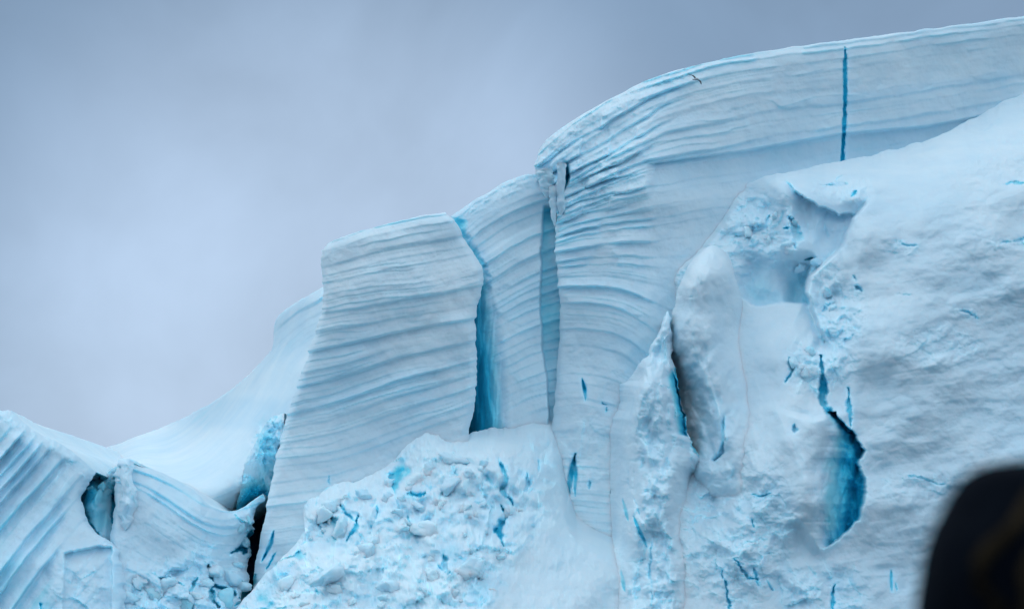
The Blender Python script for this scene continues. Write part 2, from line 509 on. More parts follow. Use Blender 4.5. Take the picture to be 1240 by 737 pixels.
    for side in (0, 1):
        if not sides[side]: continue
        cols = []; base = P[:, 0 if side == 0 else -1]
        for dy in dys:
            c = base.copy(); c[:, 1] = np.maximum(c[:, 1], c[:, 1] + dy); c[:, 0] += base[:, 0] / base[:, 1] * dy + (1 if side == 0 else -1) * 0.08 * dy
            c[:, 0] += 0.25 * fbm(c[:, 2] / 3, c[:, 1] / 3, 3, seed + 12) * min(dy / 3, 1)
            cols.append(c)
        ic = ice[:, [0 if side == 0 else -1]]
        if side == 0:
            P = np.concatenate([np.stack(cols[::-1], 1), P], 1)
            ice = np.concatenate([np.minimum(ic + 0.06 * np.arange(len(cols), 0, -1)[None], 0.6), ice], 1)
        else:
            P = np.concatenate([P, np.stack(cols, 1)], 1)
            ice = np.concatenate([ice, np.minimum(ic + 0.06 * np.arange(1, len(cols) + 1)[None], 0.6)], 1)
    return grid_mesh(name, P, ice, parent=parent)


def line(*p):
    P = np.array(p, float)
    return lambda x: np.interp(x, P[:, 0], P[:, 1])


def iso(lines, vals, xs=(0, 1240)):
    """bed coordinate from traced bedding lines"""
    xg = np.linspace(xs[0], xs[1], 160)
    G = np.stack([l_(xg) for l_ in lines], 0)
    ker = np.ones(9) / 9
    G = np.stack([np.convolve(np.pad(g, 4, mode='edge'), ker, 'valid') for g in G], 0)
    vals = np.array(vals, float)

    def s(X, Y):
        cols = np.clip((X - xs[0]) / (xs[1] - xs[0]) * 159, 0, 158.999)
        i = cols.astype(int); f = cols - i
        L_ = G[:, i] * (1 - f) + G[:, i + 1] * f
        out = vals[0] + (Y - L_[0])
        for k in range(len(vals) - 1):
            t = (Y - L_[k]) / np.maximum(L_[k + 1] - L_[k], 1e-3)
            out = np.where(t > 0, vals[k] + (vals[k + 1] - vals[k]) * np.minimum(t, 1), out)
        out = np.where(Y > L_[-1], vals[-1] + Y - L_[-1], out)
        return out
    return s


def blob(cx, cy, rx, ry, a=1.0):
    return lambda X, Y: a * (1 - sst(0.45, 1.0, np.hypot((X - cx) / rx, (Y - cy) / ry)))


def blobs(*bs):
    return lambda X, Y: np.clip(sum(b(X, Y) for b in bs), 0, 1.2)


# ================================================================ THE SETTING
sea = bpy.data.meshes.new('sea')
sea.from_pydata([(-3000, -1500, 0), (3000, -1500, 0), (3000, 5000, 0), (-3000, 5000, 0)], [], [(0, 1, 2, 3)])
so = bpy.data.objects.new('sea', sea); C.objects.link(so); so['kind'] = 'structure'
sea.materials.append(mat('sea_water', (0.010, 0.035, 0.05), 0.12, (0.014, 0.05, 0.065), 0.3, 0.6, 0.5))

# ---------- distant snow ramp behind the seracs
ramp_s = iso([line((90, 552), (200, 512), (300, 440), (330, 400), (400, 350)),
              line((90, 585), (200, 552), (300, 500), (345, 440), (400, 400)),
              line((90, 640), (200, 620), (300, 580), (400, 520))], [0, 40, 100])
mass('snow_ramp',
     top=[(60, 566), (100, 552), (150, 534), (200, 516), (240, 497), (270, 479), (300, 455), (322, 432), (332, 418), (331, 400), (334, 385), (350, 371), (370, 359), (395, 345), (430, 330)],
     bottom=[(60, 760), (250, 760), (430, 760)], left=[(60, 566), (60, 760)], right=[(430, 330), (430, 760)],
     depth=[(60, 566, 210), (110, 549, 200), (200, 516, 180), (270, 479, 160), (330, 420, 142), (370, 359, 134), (430, 330, 130),
            (60, 640, 140), (150, 570, 132), (240, 590, 122), (300, 580, 121), (330, 520, 121), (360, 450, 124), (430, 450, 126),
            (100, 760, 112), (250, 760, 112), (430, 760, 118), (280, 540, 130), (200, 560, 142), (300, 640, 129), (320, 620, 129), (175, 670, 124), (240, 690, 122), (120, 680, 124), (60, 760, 116), (180, 760, 118)],
     strata=dict(s=ramp_s, t=(9, 26), amp=0.35, fine=0.03, band=0.08, seam=0.05, warp=1.2, spall=0,
                 fade=lambda X, Y: 0.25 + 0.75 * sst(-5, 4, (line((90, 552), (200, 525), (300, 470), (330, 440), (400, 400))(X) - Y))),
     rough=(0.7, 0.05), ice0=lambda X, Y: 0.05 + 0.10 * blob(285, 500, 120, 26)(X, Y) + 0.05 * blob(350, 400, 40, 50)(X, Y),
     rub=[(blobs(blob(318, 545, 22, 45), blob(310, 595, 30, 30)), 1.6, 24, 0.55)],
     feats=[('crack', [(318, 530), (325, 555)], 4, 1.2, 0.5), ('step', [(331, 398), (360, 376), (400, 352)], 40, 6, 0.9)],
     edge=(0, 0, 1, 0), jag=(0, 1.0), seed=21, back=60)
tag(bpy.data.objects['snow_ramp'], kind='structure', label='smooth pale snow ramp rising behind the seracs')

# ---------- left tilted serac with diagonal ribs
def tilt_s(X, Y): return (X * 0.80 + Y * 0.60) + 8 * np.sin(Y / 90.0)
ribs = tag(mass('tilted_serac',
     top=[(-70, 470), (-30, 485), (0, 499), (12, 495), (22, 505), (32, 515), (52, 527), (80, 541), (100, 556), (114, 572)],
     bottom=[(-70, 770), (60, 770), (140, 770)], left=[(-70, 470), (-70, 770)],
     right=[(114, 572), (104, 592), (98, 605), (103, 630), (118, 648), (140, 658), (150, 690), (152, 770)],
     depth=[(-70, 470, 114), (0, 499, 111), (50, 527, 110), (114, 572, 111), (100, 600, 110), (0, 640, 106), (60, 640, 107.5),
            (110, 660, 108), (-70, 770, 101), (60, 770, 103), (140, 770, 104), (75, 690, 105.5)],
     strata=dict(s=tilt_s, t=(11, 24), amp=1.25, fine=0.05, band=0.16, seam=0.16, seed=5, spall=0.15,
                 fade=lambda X, Y: (1 - 0.85 * sst(-14, 6, X - line((500, 90), (560, 100), (600, 84), (650, 72), (740, 64))(Y))) *
                 sst(2, 26, Y - line((-70, 470), (0, 499), (52, 527), (114, 572))(X))),
     rough=(0.9, 0.07), ice0=0.15,  # raised base value paints the dim left corner into the ice colour
     rub=[(blob(95, 720, 60, 60), 0.5, 30, 0.0), (lambda X, Y: 1 - sst(2, 20, Y - line((-70, 475), (0, 499), (52, 527), (114, 572))(X)), 0.35, 13, 0.0)],
     feats=[('poly', [(76, 668), (104, 662), (136, 660), (136, 775), (74, 775)], 3, 0.7, 0.10), ('crack', [(48, 727), (50, 740)], 2, 1, 0.7)],
     edge=(0, 1, 1, 0), edge_r=0.5, jag=(4.0, 1.5), seed=33, sides=(False, True)),
     'leaning ice block at the left edge with steep diagonal ribs', 'serac')

# ---------- hollow between, with blue ice plates
mass('ice_hollow', top=[(84, 566), (108, 574), (124, 580), (134, 567), (140, 565), (150, 560)], bottom=[(84, 770), (150, 770)],
     left=[(84, 566), (84, 770)], right=[(150, 560), (150, 770)],
     depth=[(84, 566, 118), (118, 580, 116), (150, 560, 114), (84, 610, 118), (115, 600, 112.5), (136, 600, 117), (150, 640, 115), (115, 640, 112), (100, 760, 112), (150, 760, 112)],
     rough=(0.5, 0.06), ice0=lambda X, Y: 0.16 + 0.28 * blob(100, 592, 20, 30)(X, Y) + 0.20 * blob(122, 592, 26, 22)(X, Y) + 0.12 * blob(112, 625, 26, 40)(X, Y),
     rub=[(blob(122, 585, 30, 22), 0.9, 14, 0.25)],
     extra=lambda X, Y, D, ice: (D - 0.5 * shards(X / 20, Y / 34, 401, 3) + 1.1 * (1 - sst(0, 2.5, X + 0.55 * (Y - 600) - 112 - 3 * shards(Y / 12, Y * 0, 402, 2))) * (1 - sst(585, 640, Y)),
                                 ice + 0.10 * shards(X / 16, Y / 24, 403, 3)),
     feats=[('crack', [(137, 595), (138, 620), (135, 655)], 3.2, 3.5, 0.85), ('crack', [(103, 612), (108, 635), (122, 656)], 4, 2.5, 0.62), ('crack', [(96, 612), (106, 590), (110, 575)], 3, 2.2, 0.65)],
     edge=(0, 0, 1, 0), jag=(0, 1), seed=37, sides=(False, False))
tag(bpy.data.objects['ice_hollow'], 'blue-green ice plates in the hollow right of the ribbed leaning block', 'ice hollow')

# ---------- folded serac, lower left
fold_s = iso([line((130, 556), (160, 566), (200, 577), (237, 601), (254, 617), (275, 620), (330, 598)),
              line((130, 580), (170, 596), (210, 620), (240, 650), (280, 655), (330, 640)),
              line((130, 640), (180, 660), (220, 690), (260, 700), (330, 690))], [0, 34, 90])
tag(mass('folded_serac',
     top=[(139, 575), (143, 557), (150, 555), (158, 561), (172, 566), (190, 569), (212, 580), (237, 594), (252, 612), (272, 619), (292, 616), (308, 604), (318, 596)],
     bottom=[(135, 770), (230, 770), (300, 770)], left=[(139, 575), (140, 610), (134, 655), (138, 690), (135, 770)],
     right=[(318, 596), (321, 604), (311, 616), (305, 632), (311, 642), (300, 652), (308, 668), (299, 684), (303, 700), (294, 716), (288, 740), (285, 770)],
     depth=[(143, 557, 113), (190, 569, 113), (237, 594, 112.5), (272, 619, 112), (318, 596, 117), (145, 640, 110.6), (200, 640, 110.6),
            (250, 660, 110.5), (302, 660, 115), (170, 700, 108.4), (135, 770, 105.5), (230, 740, 107.6), (300, 770, 110), (165, 600, 111.6), (270, 720, 110), (142, 600, 112)],
     strata=dict(s=fold_s, t=(6, 22), amp=0.40, fine=0.06, band=0.08, seam=0.12, seed=8, spall=0.6,
                 fade=lambda X, Y: (0.25 + 0.75 * (1 - sst(20, 90, Y - line((130, 556), (190, 569), (254, 617), (330, 596))(X))))),
     rough=(1.0, 0.09), ice0=0.12,
     rub=[(blobs(blob(215, 715, 90, 50), blob(160, 745, 60, 40), blob(300, 620, 30, 60), blob(255, 690, 50, 50)), 1.0, 30, 0.3)],
     feats=[('crack', [(252, 684), (258, 700), (256, 722), (264, 736)], 6, 3.0, 0.62), ('crack', [(256, 706), (272, 712), (288, 722)], 6, 3.0, 0.66), ('crack', [(240, 700), (230, 716)], 4, 1.5, 0.4),
            ('crack', [(280, 668), (292, 662), (304, 656)], 6, 5.0, 1.1), ('crack', [(296, 668), (306, 640)], 5, 3.0, 1.0),  # clefts beside the rift, same painted near-black shade
            ('crack', [(141, 727), (150, 720)], 2.5, 1.2, 0.8), ('crack', [(188, 700), (205, 700), (222, 708)], 2.5, 1.0, 0.35),
            ('crack', [(292, 700), (297, 720), (285, 735)], 3, 2, 0.7), ('crack', [(137, 670), (142, 690)], 3, 1.5, 0.6)],
     edge=(1, 1, 1, 0), edge_r=0.4, jag=(3.5, 1.2), seed=41),
     'slumped lower-left ice block with swooping folded layers and a rough crest', 'serac')

# ---------- slim pillar on the left edge of the folded block
tag(mass('slim_pillar',
     top=[(143, 556), (147, 553), (155, 554), (161, 555), (164, 559)], bottom=[(140, 668), (150, 664), (154, 660)],
     left=[(143, 556), (144, 575), (146, 590), (143, 612), (145, 640), (140, 668)],
     right=[(164, 559), (161, 570), (164, 590), (166, 612), (162, 632), (150, 646), (154, 660)],
     depth=[(143, 556, 112), (164, 558, 112.3), (153, 560, 111.2), (145, 610, 110.6), (155, 610, 109.6), (165, 612, 110.8), (142, 660, 109.8), (152, 655, 109.6)],
     rough=(0.4, 0.10), ice0=0.10, extra=lambda X, Y, D, ice: (D - 0.3 * shards(X / 12, Y / 22, 405, 3), ice),
     edge=(1, 1, 1, 1), edge_r=0.15, edge_w=4, jag=(4.5, 2.5), seed=407, back=3),
     'slim upright ice pillar between the blue-green hollow and the folded block', 'ice pinnacle')

# ---------- dark rift between the folded block and the banded tower
mass('rift_wall', top=[(296, 560), (312, 530), (326, 505), (345, 500)], bottom=[(270, 770), (345, 770)],
     left=[(296, 560), (290, 600), (272, 670), (270, 770)], right=[(345, 500), (345, 770)],
     depth=[(300, 560, 119), (326, 510, 118.5), (345, 505, 119), (290, 640, 124), (318, 620, 125), (320, 560, 118), (300, 760, 118), (345, 760, 119), (300, 690, 120)],
     rough=(0.6, 0.1), ice0=lambda X, Y: 0.06 + 0.25 * blob(322, 545, 20, 40)(X, Y) + 1.0 * blob(310, 660, 40, 100)(X, Y),  # last blob paints the rift's deep shade as near-black colour
     rub=[(lambda X, Y: 1 - sst(590, 640, Y), 1.3, 19, 0.5)],
     edge=(0, 0, 1, 0), jag=(2, 2), seed=43, sides=(False, False))
tag(bpy.data.objects['rift_wall'], 'crumbled ice and near-black rift beside the banded tower', 'rift')

# ---------- banded tower (block A)
A_s = iso([line((320, 325), (392, 313), (450, 295), (500, 285), (560, 276), (590, 272)),
           line((320, 372), (392, 357), (450, 349), (520, 338), (590, 322)),
           line((320, 420), (400, 402), (480, 388), (590, 370)),
           line((320, 500), (400, 478), (480, 450), (590, 425)),
           line((320, 556), (400, 548), (480, 522), (590, 482)),
           line((320, 625), (400, 614), (480, 590), (590, 560))], [0, 45, 90, 155, 220, 285], (310, 600))
tag(mass('banded_tower',
     top=[(391, 303), (397, 294), (420, 285), (450, 276), (480, 268), (510, 261), (538, 257)],
     bottom=[(300, 770), (450, 770), (575, 770)],
     left=[(391, 303), (389, 325), (393, 350), (392, 372), (384, 400), (368, 445), (352, 490), (340, 530), (331, 570), (322, 620), (308, 690), (300, 770)],
     right=[(538, 257), (552, 268), (558, 285), (572, 303), (582, 322), (585, 345), (577, 370), (575, 395), (578, 440), (575, 490), (566, 530), (570, 600), (575, 770)],
     depth=[(391, 303, 116.2), (450, 276, 115.4), (540, 260, 115.2), (392, 372, 115.2), (480, 350, 113.6), (585, 345, 113.6), (340, 530, 115.2), (450, 500, 113.6), (575, 490, 113),
            (300, 770, 112.5), (450, 640, 112.5), (450, 770, 110), (575, 770, 110), (365, 450, 115.2), (320, 640, 113.8)],
     strata=dict(s=A_s, t=(9, 22), amp=0.38, fine=0.018, band=0.06, seam=0.03, seed=14, warp=0.8, spall=0.4,
                 fade=lambda X, Y: 1 - 0.5 * sst(430, 560, Y)),
     rough=(0.7, 0.035), ice0=lambda X, Y: 0.035 + 0.035 * sst(380, 480, Y),
     feats=[('crack', [(331, 643), (328, 658), (317, 680)], 1.9, 1.5, 0.9, 0.3), ('crack', [(399, 577), (399, 588)], 1.0, 0.6, 0.4), ('crack', [(335, 668), (322, 690)], 1.2, 1, 0.7, 0.3),
            ('crack', [(310, 695), (306, 708)], 3, 1.5, 0.7, 0.3)],
     edge=(1, 1, 1, 0), edge_r=0.3, edge_w=5, jag=(1.6, 1.0), seed=51, back=20),
     'tall banded ice tower with near-level corrugated layers and flat slanting top', 'serac')

# ---------- recessed banded tower with the wide blue crevasse (block B)
B_s = iso([line((540, 285), (575, 256), (610, 236), (640, 225), (680, 218)),
           line((540, 345), (580, 302), (620, 276), (650, 262), (680, 256)),
           line((540, 400), (590, 355), (640, 325), (680, 310)),
           line((540, 470), (590, 435), (640, 412), (680, 400)),
           line((540, 520), (590, 495), (640, 470), (680, 460))], [0, 45, 100, 190, 250], (530, 690))
def B_extra(X, Y, D, ice):
    # left wall curves back into the crevasse; clear blue ice there, fluted
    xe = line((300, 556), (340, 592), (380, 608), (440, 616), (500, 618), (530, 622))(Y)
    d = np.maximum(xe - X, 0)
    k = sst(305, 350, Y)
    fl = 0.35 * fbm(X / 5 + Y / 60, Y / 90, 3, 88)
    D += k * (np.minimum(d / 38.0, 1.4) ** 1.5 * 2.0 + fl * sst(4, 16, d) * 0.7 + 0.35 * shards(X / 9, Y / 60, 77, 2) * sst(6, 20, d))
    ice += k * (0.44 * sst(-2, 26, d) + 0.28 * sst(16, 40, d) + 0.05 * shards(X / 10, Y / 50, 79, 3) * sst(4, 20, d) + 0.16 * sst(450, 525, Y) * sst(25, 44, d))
    ice += 0.22 * blob(557, 275, 12, 18)(X, Y) + 0.12 * blob(572, 315, 26, 26)(X, Y)
    # cleft along the tower's edge, open to the top
    xa = line((257, 538), (268, 552), (285, 558), (303, 572), (322, 582), (345, 585), (360, 580))(Y)
    c_ = (1 - sst(1, 11, X - xa + 4 * shards(X / 14, Y / 10, 80, 2))) * sst(258, 270, Y) * (1 - sst(345, 372, Y))
    D += 0.5 * c_
    ice += 0.24 * c_
    # right gap beside the great wall
    xr = line((215, 676), (250, 657), (300, 655), (380, 654), (420, 656), (460, 662), (500, 664), (530, 664))(Y) + 1.5 * fbm(Y / 14, Y * 0, 3, 2)
    g = sst(-1, 2.2, X - xr) * sst(246, 256, Y)
    D += g * 0.8
    ice += g * (0.30 + 0.22 * (1 - sst(250, 300, Y)) - 0.08 * sst(380, 500, Y)) * (0.85 + 0.3 * fbm(X / 12, Y / 12, 3, 4))
    return D, ice
tag(mass('recessed_tower',
     top=[(530, 270), (546, 261), (560, 252), (580, 239), (600, 227), (622, 215), (640, 211), (660, 212), (690, 215)],
     bottom=[(530, 560), (690, 560)], left=[(530, 270), (530, 560)], right=[(690, 215), (690, 560)],
     depth=[(530, 270, 117.4), (580, 239, 118.6), (640, 211, 120.5), (690, 215, 121), (590, 330, 116.6), (640, 300, 117.8), (530, 400, 116), (600, 420, 115.6), (650, 420, 116.8), (690, 420, 117.2), (530, 560, 115.2), (610, 560, 115), (690, 560, 115.6)],
     strata=dict(s=B_s, t=(7, 18), amp=0.34, fine=0.025, band=0.06, seam=0.03, seed=19,
                 fade=lambda X, Y: (1 - 0.55 * sst(330, 460, Y)) * (1 - 0.9 * sst(0, 18, line((300, 556), (340, 594), (400, 606), (530, 612))(Y) - X) * sst(315, 350, Y))),
     rough=(0.6, 0.05), ice0=0.05, rub=[(lambda X, Y: 1 - sst(8, 22, Y - line((530, 270), (580, 239), (640, 211), (690, 215))(X)), 0.22, 9, 0.0)],
     extra=B_extra, edge=(0, 0, 1, 0), jag=(0, 1.4), seed=61, sides=(False, False), back=18),
     'set-back banded ice tower between two blue crevasses, its layers arching up', 'serac')

# ---------- the great banded wall (C)
C_s = iso([line((640, 200), (690, 158), (730, 130), (770, 112), (850, 88), (960, 68), (1100, 50), (1300, 24)),
           line((640, 232), (700, 196), (740, 175), (790, 143), (850, 124), (1000, 96), (1100, 82), (1300, 56)),
           line((640, 262), (700, 230), (760, 206), (790, 195), (900, 178), (1020, 150), (1120, 140), (1300, 110)),
           line((640, 315), (700, 302), (760, 298), (790, 300), (900, 280), (1100, 240), (1300, 200)),
           line((640, 368), (700, 363), (750, 372), (785, 392), (820, 420), (1000, 420), (1300, 420)),
           line((640, 440), (700, 434), (750, 446), (785, 470), (820, 500), (1000, 500), (1300, 500)),
           line((640, 560), (700, 556), (750, 560), (800, 570), (1300, 570))], [0, 38, 80, 165, 235, 310, 420], (630, 1310))
def C_extra(X, Y, D, ice):
    # upper left: thick beds broken into offset blocks
    m = (1 - sst(150, 215, Y - line((640, 130), (700, 90), (770, 45), (850, 20))(X))) * (1 - sst(765, 830, X + 0.35 * (Y - 150)))
    m = m * sst(6, 16, Y - line((640, 195), (700, 142), (770, 103), (860, 75))(X))
    sb = C_s(X, Y) + 6 * shards(X / 70, Y / 70, 231, 2)
    k = np.floor(sb / 17.0); t = sb / 17.0 - k
    xb = X + 26 * _h(k.astype(np.int64), np.zeros(k.shape, np.int64), 3, 7) + 5 * fbm(Y / 12, X / 40, 3, 232)
    q = np.floor(xb / 34.0); f = xb / 34.0 - q
    off = _h(k.astype(np.int64), q.astype(np.int64), 5, 11)
    off2 = _h(k.astype(np.int64), q.astype(np.int64) + 1, 5, 11)
    off = off + (off2 - off) * sst(0.9, 1.0, f)
    D -= m * (0.62 * off * sst(0.0, 0.25, t) * (1 - sst(0.84, 1.0, t)) + 0.25 * t ** 2 * (1 - sst(0.84, 1.0, t)) + 0.10 * shards(X / 9, Y / 7, 233, 3)) - m * 0.25
    # hollow under the nose of the overhang, with a hanging pillar
    hole = blob(684, 212, 8, 20)(X, Y)
    D += 0.9 * hole + 0.5 * blob(672, 215, 6, 16)(X, Y)
    ice += 0.34 * hole + 0.12 * blob(676, 205, 24, 20)(X, Y)
    # smooth pale-teal bed under the main ledge on the right-hand face
    yl = line((640, 300), (785, 197), (900, 181), (1020, 160), (1120, 152), (1300, 120))(X)
    m = sst(0, 3, Y - yl) * (1 - sst(20, 60, Y - yl)) * sst(780, 795, X)
    D += m * 0.7
    ice += 0.09 * m
    yb = line((640, 200), (1000, 122), (1150, 102), (1300, 84))(X)
    ice += 0.10 * np.exp(-((Y - yb) / 6) ** 2) * sst(950, 1050, X)
    return D, ice
tag(mass('great_ice_wall',
     top=[(651, 190), (653, 180), (665, 165), (690, 149), (712, 134), (740, 119), (770, 103), (800, 91), (835, 81), (870, 73), (910, 65), (960, 57), (1020, 49), (1080, 41), (1140, 33), (1200, 25), (1250, 18), (1310, 9)],
     bottom=[(660, 770), (900, 770), (1310, 770)],
     left=[(651, 190), (648, 203), (650, 216), (656, 226), (663, 232), (667, 240), (672, 262), (674, 300), (676, 340), (679, 380), (677, 420), (674, 460), (671, 495), (664, 540), (660, 600), (660, 770)],
     right=[(1310, 9), (1310, 300), (1310, 770)],
     depth=[(651, 185, 118.6), (700, 142, 119.6), (770, 103, 121), (840, 80, 122.2), (960, 57, 126), (1100, 38, 131), (1310, 9, 139),
            (660, 260, 117.2), (720, 250, 116.9), (785, 230, 116.2), (850, 220, 119), (960, 190, 124), (1100, 180, 130), (1310, 150, 138),
            (675, 400, 116.2), (730, 400, 115.0), (785, 380, 114.6), (850, 330, 118), (960, 330, 125), (1310, 400, 138),
            (665, 560, 114.5), (740, 560, 112.8), (800, 560, 113.5), (670, 770, 108), (800, 770, 110), (1310, 770, 135), (1000, 600, 125)],
     strata=dict(s=C_s, t=(6, 22), amp=0.40, fine=0.028, band=0.06, seam=0.03, seed=26, warp=1.5,
                 fade=lambda X, Y: (1 - 0.80 * sst(-5, 14, Y - line((640, 300), (785, 197), (900, 181), (1020, 160), (1300, 120))(X)) * sst(775, 800, X)) *
                 (1 - 0.55 * sst(300, 480, Y)) * (1 - 0.45 * sst(880, 1100, X))),
     rough=(0.5, 0.06), ice0=lambda X, Y: 0.04 + 0.02 * sst(785, 800, X),
     rub=[(lambda X, Y: 0.9 * (1 - sst(10, 30, Y - line((640, 190), (700, 142), (770, 103), (860, 75))(X))) * (1 - sst(800, 900, X)), 0.3, 12, 0.0),
          (lambda X, Y: blob(730, 215, 75, 40)(X, Y), 0.30, 22, 0.0),
          (blob(720, 550, 60, 60), 0.35, 30, 0.1)],
     feats=[('slot', [(1023, 57), (1023.5, 110), (1022, 150), (1020, 205)], 2.9, 0.5, 0.68),
            ('fold', [(668, 190), (688, 196), (690, 214), (683, 232), (683, 262)][1:], -1, 7, 1.6, 0.22),
            ('crack', [(705, 458), (708, 470), (709, 484)], 2.0, 1.2, 0.9, 0.3), ('crack', [(728, 484), (735, 492), (734, 502)], 1.6, 0.8, 0.55),
            ('crack', [(697, 549), (692, 570), (686, 612)], 3.0, 1.6, 0.86, 0.3), ('crack', [(696, 549), (697, 600)], 2.0, 1.2, 0.7, 0.3),
            ('crack', [(713, 580), (716, 592)], 1.6, 0.7, 0.5), ('crack', [(741, 590), (742, 600)], 1.6, 0.7, 0.5), ],
     extra=C_extra, edge=(1, 0, 1, 0), edge_r=0.35, jag=(1.5, 1.3), seed=71, sides=(True, False), back=45),
     'great banded ice wall across the upper right, split by one straight blue crack', 'ice cliff')

# ---------- right snow mass
R_top = [(770, 355), (800, 330), (822, 316), (845, 296), (868, 268), (884, 245), (900, 224), (925, 213), (950, 208), (985, 202), (1020, 196), (1060, 187), (1100, 177), (1140, 163), (1175, 145), (1205, 128), (1240, 112), (1310, 82)]
def R_extra(X, Y, D, ice):
    # overhanging brow over the alcove
    lip = line((940, 214), (951, 217), (968, 232), (992, 250), (1012, 258), (1045, 252))(X) + 4.5 * shards(X / 16, X * 0 + 1, 55, 3)
    a = sst(0, 3, Y - lip) * (1 - sst(28, 75, Y - lip)) * sst(938, 972, X) * (1 - sst(1010, 1050, X))
    D += a * (1.5 + 0.5 * shards(X / 20, Y / 45, 56, 3))
    ice += a * 0.07
    # ridge: the smooth right mass stands in front of its left edge
    xr = line((225, 1075), (233, 1062), (265, 1034), (300, 1022), (335, 984), (352, 978), (380, 986), (424, 1008), (470, 1012), (500, 1030), (545, 1044), (600, 1044), (660, 1030))(Y) + 3 * fbm(Y / 18, Y * 0, 4, 12)
    d = xr - X
    a = sst(-2, 6, d) * np.exp(-np.maximum(d, 0) / 60.0) * sst(232, 262, Y) * (1 - sst(395, 440, Y))
    D += a * 2.6
    # alcove: hollow wall above a crisp snow ledge
    xn = X + 4 * shards(X / 20, Y / 20, 51, 3); yn = Y + 3 * shards(X / 24, Y / 20, 52, 3)
    xe_ = line((300, 984), (318, 990), (330, 982), (345, 976), (372, 986))(yn)
    ye_ = line((880, 350), (896, 362), (912, 371), (950, 370), (990, 371))(xn)
    a = sst(0, 5, xe_ - xn) * sst(0, 3.5, ye_ - yn) * sst(300, 330, yn) * sst(884, 915, xn)
    D += a * (1.5 + 0.5 * shards(X / 26, Y / 40, 53, 2)) + a * 1.0 * sst(945, 965, X) * sst(325, 345, Y)
    ice = np.maximum(ice, a * (0.22 + 0.06 * shards(X / 30, Y / 30, 54, 2) + 0.10 * sst(948, 965, X) * sst(325, 345, Y)))
    # blue cavern: the pillar on its left turns in, the right wall is a broken edge
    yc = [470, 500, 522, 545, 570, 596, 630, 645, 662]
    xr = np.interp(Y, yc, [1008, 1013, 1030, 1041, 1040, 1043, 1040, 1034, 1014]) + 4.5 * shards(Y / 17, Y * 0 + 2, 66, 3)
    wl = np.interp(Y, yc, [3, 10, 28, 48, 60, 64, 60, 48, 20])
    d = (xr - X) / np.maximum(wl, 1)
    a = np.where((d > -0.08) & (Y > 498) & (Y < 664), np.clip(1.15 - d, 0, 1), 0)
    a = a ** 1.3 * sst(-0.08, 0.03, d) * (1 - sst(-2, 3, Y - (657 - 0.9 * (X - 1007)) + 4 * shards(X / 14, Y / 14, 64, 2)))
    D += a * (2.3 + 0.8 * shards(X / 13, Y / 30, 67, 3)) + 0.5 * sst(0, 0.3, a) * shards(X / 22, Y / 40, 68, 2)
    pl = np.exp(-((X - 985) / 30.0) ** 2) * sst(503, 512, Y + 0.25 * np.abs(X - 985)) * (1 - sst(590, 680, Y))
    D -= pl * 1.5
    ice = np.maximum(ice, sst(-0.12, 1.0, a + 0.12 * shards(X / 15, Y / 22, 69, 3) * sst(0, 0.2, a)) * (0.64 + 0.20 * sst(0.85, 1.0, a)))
    # broken plates over the whole mid face
    m_ = blob(900, 620, 150, 190)(X, Y) + blob(985, 420, 60, 120)(X, Y) + blob(930, 260, 90, 70)(X, Y)
    D -= np.clip(m_, 0, 1) * (0.95 * shards(X / 62, Y / 85, 71, 3, 0.36))
    m2 = blob(850, 300, 75, 60)(X, Y) + blob(905, 250, 45, 40)(X, Y)
    D -= np.clip(m2, 0, 1) * (0.45 * shards(X / 34, Y / 15, 75, 4, 0.5))
    m3 = blob(1010, 425, 40, 60)(X, Y) + blob(1000, 345, 30, 45)(X, Y)
    D -= np.clip(m3, 0, 1) * (0.35 * shards(X / 16, Y / 18, 76, 3, 0.5))
    D -= (1 - np.clip(m_, 0, 1)) * (0.24 * shards(X / 110, (Y + 0.15 * X) / 55, 73, 4, 0.44) + 0.12 * np.clip(fbm(X / 120, Y / 80, 3, 90) * 3, 0, 1) * shards(X / 30, Y / 18, 74, 3)) * sst(960, 1040, X)
    w_ = sst(980, 1060, X) * (1 - 0.5 * sst(560, 700, Y))
    D += w_ * (0.045 * fbm(X / 70, (Y + 0.12 * X) / 8, 4, 301) + 0.4 * fbm(X / 150, (Y + 0.2 * X) / 45, 3, 302))
    return D, ice
